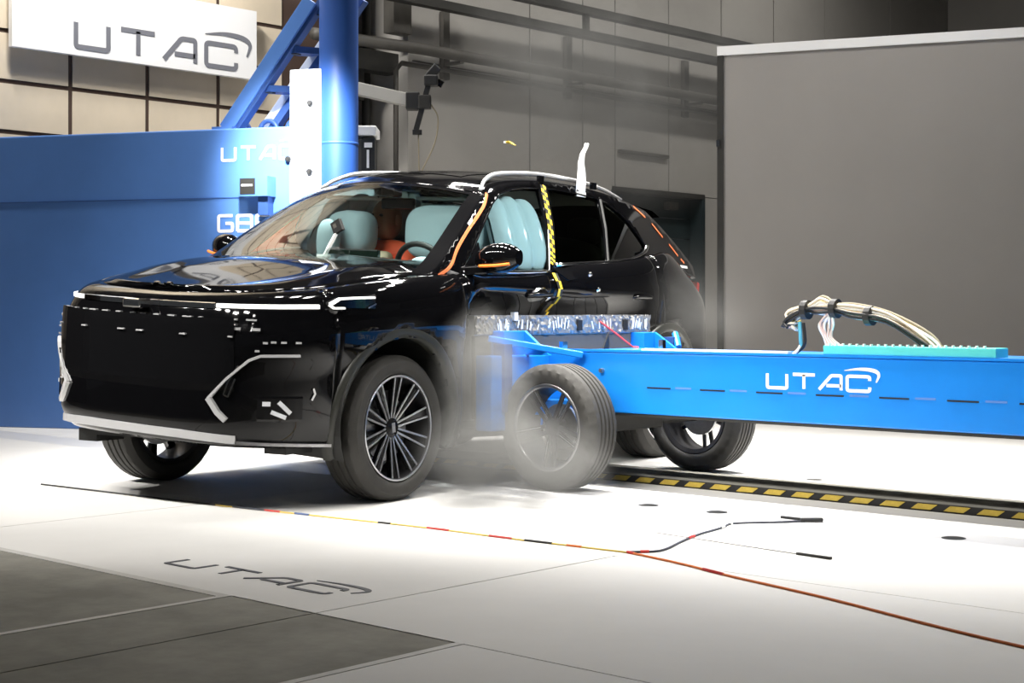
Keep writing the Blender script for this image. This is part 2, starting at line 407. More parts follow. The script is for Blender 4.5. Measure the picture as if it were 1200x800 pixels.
# ------------------------------------------------------------------ blue impact block with pillar
bx, by = CW(-1.68, 11.5)
BANG = math.atan2(*(reversed(CW(math.cos(R(16.4)), -math.sin(R(16.4))))))
# local axes: x to the right along the face, -y towards the hall, z up
t = empty('impact_block', (bx, by, 0), BANG, label='blue steel impact block with white lettering, pale plate and diagonal ladder brace', cat='impact block')
MB().box((-4.2, 0, 0), (0, .5, 2.335)).build('block_body', M['bluew'], t, bevel=.012)
MB().box((-.0, -.012, 0), (.255, .42, 2.76)).build('tower_plate', M['palep'], t, bevel=.008)
for x in (.085, .235): MB().box((x, -.016, 0), (x + .005, -.012, 2.74)).build('plate_seam', M['signgrey'], t)
for x, z in ((.17, 2.50), (-.01, 2.085), (.165, 1.985), (.19, 1.7)):
    MB().lathe([(0, -.03), (.016, -.03), (.022, -.022), (.024, 0)], 14).build('bolt', M['black'], t, loc=(x, -.012, z))
MB().tube([(.345, .12, 0), (.345, .12, 6.8)], .148, 40).build('pillar', M['bluepil'], t, smooth=True, auto=40)
for z in (.9, 2.2, 3.4):
    MB().lathe([(.146, -.012), (.152, -.008), (.152, .008), (.146, .012)], 40, 'Z').build('pillar_weld', M['bluepil'], t, loc=(.345, .12, z), smooth=True)
# ladder brace
def lb(a, b, w_, h_, m, n_): MB().bar(a, b, w_, h_, (0, 1, 0)).build(n_, m, t, bevel=.006)
lb((-.585, .10, 2.34), (.13, .10, 3.30), .115, .06, M['bluew'], 'brace_rail')
lb((-.505, .14, 2.34), (.21, .14, 3.30), .045, .10, M['bluedk'], 'brace_flange')
lb((-.46, .46, 2.34), (.34, .46, 3.36), .085, .06, M['palep'], 'brace_rail')
lb((-.385, .46, 2.34), (.41, .46, 3.36), .06, .10, M['bluedk'], 'brace_flange')
for q in (.32, .62, .92):
    a = Vector((-.52 + .715 * q, .14, 2.34 + .96 * q)); b = Vector((-.40 + .76 * q, .46, 2.36 + .97 * q))
    MB().bar(a, b, .16, .05).build('brace_rung', M['bluedk'], t)
    MB().box(a + Vector((.0, -.01, -.03)), a + Vector((.07, .07, .03))).build('rung_bracket', M['dark'], t)
MB().box((-.67, .02, 2.33), (-.50, .2, 2.355)).build('brace_foot', M['bluew'], t)
for x in (-.60, -.36, -.13):
    MB().tube([(x + .075 * math.cos(a), .38, 2.35 + .085 * math.sin(a)) for a in [math.pi * k / 14 for k in range(15)]], .02, 8).build('lifting_eye', M['bluedk'], t, smooth=True)
lettering('UTAC', lambda x, y, z: (-.57 + x, -.001 - z, 2.09 + y), .098, .2, .003, M['white'], t, True, gap=.36, sx=1.08)
lettering('GBF', lambda x, y, z: (-.60 + x, -.001 - z, 1.548 + y), .118, .2, .003, M['white'], t, gap=.26)
lettering('EV', lambda x, y, z: (-.60 + x, -.001 - z, 1.37 + y), .118, .2, .003, M['white'], t, gap=.26)
MB().box((-4.2, -.006, 1.80), (-.37, 0, 1.806)).build('body_seam', M['bluedk'], t)
b = MB().box((-.36, -.15, 1.80), (-.12, 0, 1.95)).build('sensor_box', M['bluew'], t)
MB().box((-.345, -.154, 1.815), (-.22, -.15, 1.935)).build('dark_recess', M['dark'], b); MB().box((-.33, -.160, 1.875), (-.24, -.154, 1.89)).build('white_tab', M['white'], b)
MB().box((-.22, -.10, 1.66), (-.14, 0, 1.80)).build('sensor_plug', M['bluedk'], b)

# film camera on a pale arm beside the pillar
ax, ay = CW(-1.30, 13.2)
t = empty('camera_arm', (ax, ay, 0), R(ROTZ), label='film camera on a clamp at the end of a pale square arm', cat='camera')
MB().bar((-.2, 0, 2.90), (.42, .0, 2.76), .10, .11).build('arm', M['signpale'], t, bevel=.006)
MB().box((-.22, -.08, 0), (-.10, .08, 3.2)).build('arm_post', M['dark'], t)
MB().box((.38, -.08, 2.68), (.50, .06, 2.83)).build('clamp', M['black'], t, bevel=.01)
MB().bar((.47, -.06, 2.50), (.585, -.06, 2.92), .045, .05, (0, 1, 0)).build('camera_mast', M['black'], t)
MB().box((.49, -.11, 2.68), (.60, -.02, 2.80)).build('pan_head', M['dark'], t, bevel=.01)
c = MB().box((.54, -.13, 2.88), (.66, .01, 2.97), Matrix.Rotation(R(0), 4, 'Y')).build('camera_body', M['black'], t, bevel=.012)
MB().bar((.57, -.06, 2.95), (.66, -.06, 3.05), .08, .06, (0, 1, 0)).build('camera_head', M['black'], t, bevel=.01)
MB().tube([(.65, -.06, 2.92), (.70, -.06, 2.89)], .03, 12).build('lens', M['gloss'], c)
MB().box((.44, -.09, 2.46), (.52, -.03, 2.50)).build('mast_foot', M['black'], t)
MB().tube(spline([(.60, -.07, 2.72), (.66, -.07, 2.60), (.63, -.07, 2.38), (.52, -.07, 2.14), (.50, -.07, 1.98)], 6), .007, 6).build('cable', M['duncable'], t, smooth=True)
MB().tube(spline([(.49, -.07, 2.48), (.495, -.07, 2.2), (.505, -.07, 2.05)], 5), .006, 6).build('cable', M['duncable'], t, smooth=True)
MB().tube([(.505, -.07, 2.10), (.498, -.07, 1.93)], .010, 6).build('cable_tip', M['red'], t)
# control cabinet beside pillar
ax, ay = CW(-1.27, 12.6)
t = empty('control_cabinet', (ax, ay, 0), R(ROTZ), label='small control cabinet with white lid and black side panel behind the blue pillar', cat='cabinet')
MB().box((-.16, 0, .1), (.075, .3, 2.36)).build('body', M['pipe'], t); MB().box((.02, -.012, 2.02), (.13, .25, 2.37)).build('side_panel', M['black'], t)
MB().box((-.18, -.03, 2.39), (.145, .33, 2.47)).build('lid', M['white'], t, bevel=.01); MB().box((.065, -.02, 2.12), (.085, -.012, 2.27)).build('handle', M['white'], t)
MB().box((.045, -.02, 2.29), (.11, -.012, 2.33)).build('label_plate', M['white'], t); MB().box((.03, -.02, 2.0), (.12, -.012, 2.03)).build('label_plate', M['white'], t)
for x in (-.14, .03): MB().box((x, .02, 0), (x + .04, .06, .1)).build('foot', M['dark'], t)

# ------------------------------------------------------------------ the black car
# local axes: x forward (0 = front axle), y to the car's left, z up; the body leans to its left after the hit
CARX, CARY, CARH = -6.3806, 5.0105, R(-81.9)
car = empty('crashed_suv', (CARX, CARY, 0), CARH, label='black sport utility car struck on its side by the blue trolley', cat='car')
ROLL = R(3.0); RC, RS = math.cos(ROLL), math.sin(ROLL)
def roll(p):
    x, y, z = p; z -= .35
    return (x, y * RC + z * RS, z * RC - y * RS + .35)
def yb(x): return .66 + .142 * (-(x + .72))            # pushed-in door line
def dent(p):
    x, y, z = p
    if y > .3 and -2.9 < x < -.45:
        k = sstep(-.50, -.78, x) * (1 - sstep(-2.25, -2.55, x)) * (1 - sstep(.93, 1.13, z))
        lim = yb(x) + .012 * math.sin(9 * x) + .018 * math.sin(5 * x + 8 * z)
        if y > lim: y = y + (lim - y) * k
        kk = sstep(-.6, -.8, x) * (1 - sstep(-1.5, -1.75, x)) * sstep(.9, 1.05, z)
        y -= .03 * kk
    return (x, y, z)
def bodyfn(p): return roll(dent(p))
PLAN = [(.93, 0), (.928, .2), (.91, .40), (.865, .57), (.765, .71), (.60, .815), (.38, .89), (.1, .925), (-.3, .93), (-.9, .925), (-1.5, .925), (-2.1, .93), (-2.7, .93), (-3.1, .90), (-3.42, .82), (-3.64, .68), (-3.76, .42), (-3.80, 0)]
PL = spline(PLAN, 9)
def zt(x): return interp(-x, [(-.93, 1.05), (-.7, 1.075), (-.3, 1.118), (.1, 1.155), (.5, 1.185), (.9, 1.195), (1.25, 1.205), (1.7, 1.258), (2.2, 1.288), (2.5, 1.322), (2.8, 1.36), (3.2, 1.36), (3.6, 1.31), (3.8, 1.27)])
ZB = .265
def zbot(x): return interp(-x, [(-.93, .335), (-.5, .335), (-.38, .31), (.5, .27), (2.4, .28), (3.2, .34), (3.8, .38)])
LV = [0, .02, .05, .09, .14, .19, .24, .30, .36, .42, .48, .54, .60, .655, .71, .75, .79, .82, .85, .88, .905, .93, .95, .966, .98, .99, 1.0]
def shellpt(q, v, sgn):
    x, y = q.x, q.y
    z0, z1 = zbot(x), zt(x); z = z0 + v * (z1 - z0); d = z1 - z; u = z - z0
    wf = sstep(-.1, .75, x); wr = sstep(-2.8, -3.6, x); ws = 1 - .0
    dw = -interp(d, [(0, .112), (.012, .085), (.03, .064), (.06, .043), (.1, .026), (.16, .014), (.19, .002), (.22, 0), (.5, 0)])
    dw += -.012 * (sstep(.30, .40, d) - sstep(.55, .75, d)) - interp(u, [(0, .055), (.03, .03), (.1, .014), (.2, 0)])
    dxf = -interp(d, [(0, .19), (.012, .14), (.03, .10), (.06, .07), (.10, .05), (.17, .02), (.20, .0), (.26, .0), (.5, .0)]) - interp(u, [(0, .06), (.05, .02), (.1, 0)])
    dxr = interp(d, [(0, .36), (.04, .30), (.1, .23), (.2, .13), (.3, .06), (.4, .02), (.6, 0)]) + interp(u, [(0, .10), (.15, 0)])
    dw -= .10 * sstep(-2.4, -3.4, x) * (1 - sstep(0, .34, d))
    sy = 1 + dw / .93
    return (x + dxf * wf + dxr * wr, sgn * y * sy, z)
WELL = [(0.0, .45, .425), (-2.70, .45, .425)]
def cut(p): return any((p[0] - a) ** 2 + (p[2] - b) ** 2 < r * r for a, b, r in WELL) and abs(p[1]) > .5
panels = {}
def region(c, sgn):
    x, y, z = c
    if x > .44: return 'front_bumper'
    if x > -.58: return 'front_fender'
    if x < -3.45: return 'tailgate' if z > .62 else 'rear_bumper'
    if z < .37 and x > -2.3: return 'rocker_panel'
    if x > -1.44: return 'front_door'
    if x > -2.30 or (x > -2.56 and z > .84) : return 'rear_door'
    return 'rear_quarter'
for sgn in (1, -1):
    G = [[shellpt(q, v, sgn) for v in LV] for q in PL]
    for i in range(len(PL) - 1):
        for j in range(len(LV) - 1):
            qd = [G[i][j], G[i + 1][j], G[i + 1][j + 1], G[i][j + 1]]
            c = tuple(sum(p[k] for p in qd) / 4 for k in range(3))
            if cut(c): continue
            key = region(c, sgn)
            kk = key if key in ('front_bumper', 'tailgate', 'rear_bumper') else (key, sgn)
            panels.setdefault(kk, []).append([(i, j, sgn), (i + 1, j, sgn), (i + 1, j + 1, sgn), (i, j + 1, sgn)])
    if sgn == 1: GL = G
    else: GR = G
def gp(k): return (GL if k[2] == 1 else GR)[k[0]][k[1]]
use = {}
for kk, fs in panels.items():
    for f in fs:
        for v in f: use.setdefault(v, set()).add(kk)
for kk, fs in panels.items():
    idx = {}; mb = MB(); vs = []
    for f in fs:
        for v in f:
            key = (v[0], v[1], 1) if v[0] in (0, len(PL) - 1) else v
            if key not in idx:
                p = gp(v)
                if len(use[v]) > 1:          # shut line: both panels turn in by a few millimetres
                    n = Vector((0, -1 if p[1] > 0 else 1, 0)) if -3.3 < p[0] < .5 else Vector((-1 if p[0] > 0 else 1, 0, 0)); p = tuple(Vector(p) + n * (.0 if p[0] > 0 else .008))
                idx[key] = len(vs); vs.append(p)
    mb.v = vs
    mb.f = [tuple(dict.fromkeys(idx[(v[0], v[1], 1) if v[0] in (0, len(PL) - 1) else v] for v in f)) for f in fs]
    name = kk if isinstance(kk, str) else kk[0]
    mb.build(name, M['paint'], car, smooth=True, fn=bodyfn, solid=.012)
# hood
rows = []
K = 24
for i in range(len(PL)):
    l = GL[i][-1]
    if l[0] < -.62: break
    r = GR[i][-1]
    cr = .02 + .05 * sstep(.75, -.2, l[0])
    rows.append([(l[0] + .10 * (1 - (2 * k / K - 1) ** 2) * sstep(.4, -.4, l[0]), l[1] + (r[1] - l[1]) * k / K, l[2] + cr * (1 - abs(2 * k / K - 1) ** 2.4) + .014 * (sstep(.62, .70, abs(2 * k / K - 1)) - sstep(.80, .95, abs(2 * k / K - 1)))) for k in range(K + 1)])
mb = MB(); mb.grid(rows); hood = mb.build('hood', M['paint'], car, smooth=True, fn=bodyfn, solid=.01)
# underbody, arch liners
MB().box((-3.5, -.62, .285), (.40, .62, .34)).build('underbody', M['plastic'], car)
MB().box((.38, -.50, .315), (.74, .50, .36)).build('splash_shield', M['plastic'], car)
for s in (1, -1): MB().box((.44, s * .66 - .07, .265), (.62, s * .66 + .07, .33)).build('air_deflector', M['plastic'], car)
for a, b, r in WELL:
    for s in (1, -1):
        mb = MB(); m_ = 28; rows = []
        for k in range(m_ + 1):
            t_ = R(-24) + R(228) * k / m_
            rows.append([(a + (r + .01) * math.cos(t_), s * y, b + (r + .01) * math.sin(t_)) for y in (.90, .78, .45)])
        mb.grid(rows); mb.add([(a + (r + .01) * math.cos(R(-24) + R(228) * k / m_), s * .45, b + (r + .01) * math.sin(R(-24) + R(228) * k / m_)) for k in range(m_ + 1)] + [(a, s * .45, b)], [(k, k + 1, m_ + 1) for k in range(m_)])
        mb.build('arch_liner', M['plastic'], car, smooth=False, fn=roll)
        # dusty cladding ring following the body side
        rows = []
        for k in range(m_ * 2 + 1):
            t_ = R(-23) + R(226) * k / (m_ * 2); row = []
            for rr, dy in ((r - .022, -.05), (r - .020, .0), (r - .005, .007), (r + .026, .005), (r + .036, .0), (r + .038, -.03)):
                x, z = a + rr * math.cos(t_), b + rr * math.sin(t_)
                bw = interp(-x, [(-.62, .815), (-.5, .852), (-.38, .89), (-.1, .922), (.3, .93), (.9, .925), (2.2, .93), (2.7, .93), (3.1, .905), (3.3, .86)])
                bw += -interp(z - zbot(x), [(0, .05), (.03, .03), (.1, .014), (.2, 0)])
                row.append((x, s * (bw + dy), z))
            rows.append(row)
        MB().grid(rows).build('wheel_arch_trim', M['paintdust'], car, smooth=True, fn=roll)
# ---- greenhouse
def yside(x, z): return .825 - .30 * max(0, z - 1.2) - .34 * max(0, z - 1.2) ** 2 - .13 * sstep(-2.1, -3.5, x)
A_LINE = [(-.27, 1.165), (-.40, 1.235), (-.64, 1.40), (-.86, 1.545), (-.99, 1.615)]
ROOF_E = [(-.99, 1.615), (-1.14, 1.672), (-1.35, 1.712), (-1.75, 1.738), (-2.2, 1.728), (-2.6, 1.692), (-2.98, 1.635)]
REAR_E = [(-2.98, 1.635), (-3.15, 1.53), (-3.32, 1.40), (-3.46, 1.28)]
def sp2(p, n): return [(q.x, q.y) for q in spline(p, n)]
al, re_, rr_ = sp2(A_LINE, 5), sp2(ROOF_E, 6), sp2(REAR_E, 5)
outer = al + re_[1:] + rr_[1:] + [(-3.46, 1.2), (-3.1, 1.3), (-2.75, 1.31), (-2.4, 1.27), (-2.1, 1.24), (-1.7, 1.215), (-1.4, 1.17), (-1.0, 1.15), (-.7, 1.14), (-.45, 1.10)]
W1 = [(-.57, 1.195), (-.72, 1.31), (-.89, 1.45), (-1.05, 1.57), (-1.16, 1.63), (-1.31, 1.668), (-1.45, 1.685), (-1.62, 1.692), (-1.52, 1.45), (-1.41, 1.213), (-1.15, 1.203), (-.85, 1.197)]
W2 = [(-1.50, 1.252), (-1.61, 1.48), (-1.71, 1.695), (-1.8, 1.697), (-2.05, 1.688), (-2.28, 1.668), (-2.185, 1.48), (-2.09, 1.283), (-1.9, 1.272), (-1.7, 1.262)]
W3 = [(-2.125, 1.286), (-2.22, 1.48), (-2.32, 1.662), (-2.40, 1.64), (-2.49, 1.605), (-2.58, 1.55), (-2.66, 1.475), (-2.72, 1.41), (-2.735, 1.388), (-2.66, 1.352), (-2.52, 1.322), (-2.34, 1.300)]
from mathutils.geometry import delaunay_2d_cdt
def inpoly(x, z, lp):
    c = False
    for (x0, z0), (x1, z1) in zip(lp, lp[1:] + lp[:1]):
        if (z0 > z) != (z1 > z) and x < (x1 - x0) * (z - z0) / (z1 - z0) + x0: c = not c
    return c
def polyfill(loops, fy, s, step=.035):
    vs, es = [], []
    for lp in loops:
        n0 = len(vs); dl = []
        for a, b in zip(lp, lp[1:] + lp[:1]):
            k = max(1, int(math.dist(a, b) / (step * 1.2)))
            dl += [(a[0] + (b[0] - a[0]) * t / k, a[1] + (b[1] - a[1]) * t / k) for t in range(k)]
        vs += dl; es += [(n0 + i, n0 + (i + 1) % len(dl)) for i in range(len(dl))]
    x0, x1 = min(v[0] for v in vs), max(v[0] for v in vs); z0, z1 = min(v[1] for v in vs), max(v[1] for v in vs)
    bd = list(vs)
    for i in range(int((x1 - x0) / step) + 1):
        for j in range(int((z1 - z0) / step) + 1):
            x, z = x0 + (i + .5 * (j % 2)) * step, z0 + j * step
            if inpoly(x, z, loops[0]) and not any(inpoly(x, z, h) for h in loops[1:]) and min((x - a) ** 2 + (z - b) ** 2 for a, b in bd) > (step * .55) ** 2: vs.append((x, z))
    V, E_, F_, *_r = delaunay_2d_cdt([Vector(v) for v in vs], es, [], 0, 1e-6)
    mb = MB(); mb.v = [(v.x, s * fy(v.x, v.y), v.y) for v in V]
    for f in F_:
        cx_ = sum(V[i].x for i in f) / len(f); cz_ = sum(V[i].y for i in f) / len(f)
        if inpoly(cx_, cz_, loops[0]) and not any(inpoly(cx_, cz_, h) for h in loops[1:]): mb.f.append(tuple(f))
    return mb
def fdent(p):
    return roll(p)
for s in (1, -1):
    polyfill([outer, W1, W2, W3], yside, s).build('side_frame', M['paint'], car, fn=fdent, solid=.03, smooth=True)
    for lp, n_, m_ in ((W1, 'front_window', 'sideglass'), (W2, 'rear_window', 'privacy'), (W3, 'quarter_window', 'privacy')):
        polyfill([lp], lambda x, z: yside(x, z) - .010, s).build(n_, M[m_], car, fn=fdent, smooth=True)
    for lp in (W1, W2, W3):
        MB().tube([(x, s * (yside(x, z) - .002), z) for x, z in lp], .007, 6, closed=True).build('window_seal', M['gloss'], car, fn=fdent)
    pts = spline([(x, s * (yside(x, z) + .004), z) for x, z in [(-.58, 1.191), (-.85, 1.191), (-1.15, 1.197), (-1.42, 1.208)]], 5)
    MB().tube(pts, .010, 8).build('belt_trim', M['chrome'], car, smooth=True, fn=fdent)
    pts = spline([(x, s * (yside(x, z) + .004), z) for x, z in [(-1.50, 1.246), (-1.9, 1.266), (-2.11, 1.279), (-2.34, 1.295), (-2.52, 1.317), (-2.67, 1.350), (-2.75, 1.392)]], 5)
    MB().tube(pts, [.011] * 18 + [.013] * 6 + [.016] * (len(pts) - 24), 8).build('belt_trim', M['chrome'], car, smooth=True, fn=fdent)
    MB().tube([(x, s * (yside(x, z) - .0), z) for x, z in [(-2.107, 1.284), (-2.203, 1.48), (-2.30, 1.665)]], .011, 6).build('window_divider', M['plastic'], car, fn=fdent)
    # roof rail
    rp = spline([(x, s * (yside(x, z) - dy), z) for x, z, dy in [(-1.03, 1.645, .03), (-1.14, 1.712, .035), (-1.32, 1.757, .04), (-1.75, 1.785, .045), (-2.2, 1.775, .045), (-2.5, 1.745, .04), (-2.72, 1.692, .03)]], 6)
    MB().tube(rp, [.008 + .006 * math.sin(math.pi * min(1, i / (len(rp) - 1) * 1.0)) ** .5 for i in range(len(rp))], 8).build('roof_rail', M['rail'], car, smooth=True, fn=fdent)
    for x in (-1.7, -2.3): MB().box((x, s * .565 - .010, 1.73), (x + .05, s * .565 + .010, 1.772)).build('rail_foot', M['gloss'], car, fn=fdent)
for s in (1, -1):
    polyfill([[(-.36, 1.17), (-.45, 1.235), (-.68, 1.40), (-.90, 1.545), (-1.04, 1.61), (-1.05, 1.575), (-.89, 1.455), (-.72, 1.315), (-.56, 1.19)]], lambda x, z: yside(x, z) - .045, s).build('pillar_trim', M['headliner'], car, fn=fdent, smooth=True)
def across(x, z, bx, bz, n=20):
    y = yside(x, z)
    return [(x + bx * (1 - (2 * k / n - 1) ** 2), y * (1 - 2 * k / n), z + bz * (1 - abs(2 * k / n - 1) ** 2.2)) for k in range(n + 1)]
ws = [across(x, z, .20 - .10 * i / (len(al) - 1), .035 + .025 * i / (len(al) - 1)) for i, (x, z) in enumerate(al)]
def sub(rows, i0, i1, j0, j1): return [r[j0:j1 + 1] for r in rows[i0:i1 + 1]]
nr = len(ws)
MB().grid(sub(ws, 2, nr - 2, 1, 19)).build('windshield', M['glass'], car, smooth=True, fn=roll)
mb = MB(); mb.grid(sub(ws, 0, 2, 0, 20)); mb.grid(sub(ws, nr - 2, nr - 1, 0, 20)); mb.grid(sub(ws, 2, nr - 2, 0, 1)); mb.grid(sub(ws, 2, nr - 2, 19, 20))
mb.build('windshield_border', M['gloss'], car, smooth=True, fn=roll)
rf = [across(x, z, .10 - .18 * i / (len(re_) - 1), .06) for i, (x, z) in enumerate(re_)]
MB().grid(rf).build('roof', M['paint'], car, smooth=True, fn=roll, solid=.02)
rf2 = [[(x, y * .93, z - .03) for x, y, z in r] for r in rf]
MB().grid(rf2).build('headliner', M['headliner'], car, smooth=True, fn=roll)
MB().grid(sub(rf, 8, 20, 4, 16)).build('sunroof', M['gloss'], car, smooth=True, fn=lambda p: roll((p[0], p[1], p[2] + .003)))
rg = [across(x, z, -.08 - .05 * i / (len(rr_) - 1), .06 - .05 * i / (len(rr_) - 1)) for i, (x, z) in enumerate(rr_)]
MB().grid(rg).build('rear_glass', M['privacy'], car, smooth=True, fn=roll)
sp_ = [across(-2.93, 1.655, -.08, .06), across(-3.12, 1.64, -.10, .055), across(-3.20, 1.60, -.10, .05), across(-3.05, 1.585, -.08, .05)]
MB().grid([[(x, y * 1.0, z) for x, y, z in r] for r in sp_]).build('spoiler', M['paint'], car, smooth=True, fn=roll)
# ---- mirrors
for s in (1, -1):
    mb = MB(); rows = []
    for i in range(9):
        t_ = i / 8; cx_ = -.80 - .17 * 0; prof = []
        rad = math.sin(math.pi * (.08 + .84 * t_)) ** .55
        for k in range(20):
            a = 2 * math.pi * k / 20
            prof.append((-.66 - .035 * t_ + .075 * rad * math.cos(a) * (1.2 if math.cos(a) > 0 else .8), s * (.875 + .235 * t_), 1.255 + .02 * t_ + .085 * rad * (abs(math.sin(a)) ** .8) * (1 if math.sin(a) > 0 else -1)))
        rows.append(prof + [prof[0]])
    mb.grid(rows); mb.add(rows[0][:-1], [tuple(range(20))]); mb.add(rows[-1][:-1], [tuple(range(20))])
    m0 = mb.build('door_mirror', M['paint'], car, smooth=True, fn=roll)
    MB().tube(spline([(-.585, s * .93, 1.222), (-.587, s * 1.02, 1.228), (-.615, s * 1.10, 1.24)], 5), .0085, 6).build('indicator', M['amber'], m0, fn=roll)
    MB().bar((-.60, s * .79, 1.19), (-.66, s * .93, 1.205), .07, .05).build('mirror_foot', M['gloss'], m0, fn=roll, bevel=.01)
    polyfill([[(-.57, 1.19), (-.78, 1.35), (-.76, 1.195)]], lambda x, z: yside(x, z) + .006, s).build('mirror_sail', M['gloss'], m0, fn=roll, solid=.01)
# ---- front end details, placed on the bumper skin
def skin(u, z, off=0.0, s=1):
    """point on the nose: u = fraction of the plan line from the centre, z height"""
    f = u * 9; i = int(f); q = PL[i].lerp(PL[i + 1], f - i); z0, z1 = zbot(q.x), zt(q.x); v = (z - z0) / (z1 - z0)
    a = Vector(shellpt(q, v, 1)); f2 = f + .05; i2 = int(f2); q2 = PL[i2].lerp(PL[i2 + 1], f2 - i2)
    d = (q2 - q).normalized(); n = Vector((d.y, -d.x, 0))
    a += n * off; return (a.x, a.y * s, a.z)
def strip(pts, wd, th, s, n=6, closed=False):
    """flat bar laid on the nose; pts (u,z) polyline"""
    P = [Vector(p) for p in pts]; Q = []
    for a, b in zip(P, P[1:]):
        for k in range(n): Q.append(a.lerp(b, k / n))
    Q.append(P[-1])
    top, bot = [], []
    m = len(Q); W_ = []
    for i in range(m):
        a = Vector(skin(*Q[max(0, i - 1)], 0, s)); b = Vector(skin(*Q[min(m - 1, i + 1)], 0, s)); c = Vector(skin(*Q[i], 0, s)); o = Vector(skin(*Q[i], th, s))
        nn = (o - c).normalized() if (o - c).length > 1e-7 else Vector((1, 0, 0)); sd = nn.cross((b - a).normalized()).normalized()
        W_.append((c + sd * wd / 2, o + sd * wd / 2 * .8, o - sd * wd / 2 * .8, c - sd * wd / 2))
    mb = MB()
    mb.grid([[tuple(p) for p in r] for r in W_])
    mb.add([tuple(p) for p in W_[0]], [(0, 1, 2, 3)]); mb.add([tuple(p) for p in W_[-1]], [(0, 1, 2, 3)])
    return mb
for s in (1, -1):
    hl = strip([(5.3, 1.005), (5.7, 1.012), (6.1, 1.018), (6.6, 1.025)], .085, .006, s).build('headlight', M['gloss'], car, smooth=False, fn=roll)
    strip([(5.42, 1.015), (5.62, 1.040), (6.0, 1.046), (6.48, 1.050)], .012, .045, s).build('daylight_strip', M['drl'], hl, fn=roll)
    strip([(5.42, 1.010), (5.56, .995), (5.8, .997)], .011, .020, s).build('daylight_strip', M['drl'], hl, fn=roll)
    strip([(6.4, 1.0), (6.6, 1.02)], .008, .012, s).build('lamp_rim', M['chrome'], hl, fn=roll)
    strip([(2.45, .988), (3.2, .990), (4.2, .994), (5.2, 1.0)], .022, .012, s, 8).build('light_bar', M['drl'], car, fn=roll)
    strip([(0.0, .985), (1.2, .985), (2.4, .987)], .03, .012, s).build('bonnet_lip', M['chrome'], car, fn=roll)
    # boomerang trim
    strip([(2.55, .562), (3.05, .655), (3.6, .745), (3.9, .768), (4.85, .772)], .014, .016, s).build('boomerang_trim', M['bright'], car, fn=roll)
    strip([(2.55, .565), (2.85, .50), (3.1, .465)], .030, .018, s).build('boomerang_trim', M['bright'], car, fn=roll)
    strip([(3.35, .72), (3.1, .64), (3.0, .585), (3.12, .575), (3.3, .66)], .010, .012, s, 4).build('intake_rim', M['chrome'], car, fn=roll)
    fg = strip([(3.9, .525), (5.0, .525)], .12, .008, s).build('fog_lamp', M['gloss'], car, fn=roll)
    for a, b in (((4.02, .548), (4.22, .548)), ((4.42, .558), (4.72, .505)), ((4.25, .512), (4.62, .485))):
        strip([a, b], .024, .016, s, 3).build('fog_lens', M['lamp'], fg, fn=roll)
    strip([(5.20, .565), (5.27, .595), (5.23, .62)], .012, .010, s, 4).build('air_curtain_rim', M['chrome'], car, fn=roll)
    strip([(0, .385), (1.6, .385), (3.3, .375)], .045, .016, s).build('skid_plate', M['bright'], car, fn=roll)
    strip([(3.3, .362), (4.6, .354), (5.65, .346)], .018, .02, s).build('bumper_lip', M['steel'], car, fn=roll)
# grille: dark panel; pale dashes on it stand in for lamp reflections
gr = strip([(-.0, .76), (1.8, .76), (3.2, .77)], .34, .004, 1).build('grille', M['gloss'], car, fn=roll)
for s in (1, -1):
    if s < 0: gr = strip([(0, .76), (1.8, .76), (3.2, .77)], .34, .004, -1).build('grille', M['gloss'], car, fn=roll)
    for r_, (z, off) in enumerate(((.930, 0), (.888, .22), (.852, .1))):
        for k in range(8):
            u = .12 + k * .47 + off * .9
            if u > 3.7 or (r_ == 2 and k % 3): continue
            strip([(u, z), (u + .12 + .16 * ((k * 5 + r_ * 3) % 4) / 3, z)], .013 if r_ == 1 else .008, .016, s, 2).build('reflection_dash', M['bright'], gr, fn=roll)
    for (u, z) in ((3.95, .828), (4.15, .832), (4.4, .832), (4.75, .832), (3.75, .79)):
        strip([(u, z), (u + .12, z)], .010, .012, s, 2).build('reflection_dash', M['bright'], gr, fn=roll)  # more painted lamp reflections beside the grille
# badge panel at the bonnet nose
MB().box((.80, -.06, .955), (.945, .06, 1.0)).build('nose_badge', M['chrome'], car, fn=roll, bevel=.01)
# ---- rear lamp, handles, fuel flap edge
for s in (1, -1):
    strip([(14.15, 1.125), (14.6, 1.13), (15.4, 1.135)], .10, .014, s).build('tail_lamp', M['redlens'], car, fn=roll)
    for x in (-1.28, -2.34):
        h_ = MB().tube(spline([(x + .10, s * .915, 1.065), (x + .06, s * .95, 1.07), (x - .06, s * .95, 1.072), (x - .10, s * .915, 1.07)], 4), .014, 8).build('door_handle', M['gloss'], car, smooth=True, fn=bodyfn)
        MB().lathe([(0, 0), (.055, 0), (.065, -.012 * s)], 20).build('handle_cup', M['chrome'], h_, fn=lambda p, x=x, s=s: bodyfn((x + p[0] * 1.3, s * .915 + p[1], 1.068 + p[2] * .75)))
    MB().tube(spline([(-2.55, s * .928, .80), (-2.62, s * .93, .88), (-2.60, s * .92, 1.1), (-2.57, s * .88, 1.24)], 6), .004, 5).build('door_edge', M['plastic'], car, fn=roll)
# ---- wipers
for pts in ([(-.36, -.62, 1.215), (-.50, -.45, 1.265), (-.56, -.30, 1.28)], [(-.30, .05, 1.235), (-.36, .35, 1.238), (-.42, .60, 1.228)]):
    MB().tube(spline(pts, 4), .008, 6).build('wiper', M['plastic'], car, fn=roll)

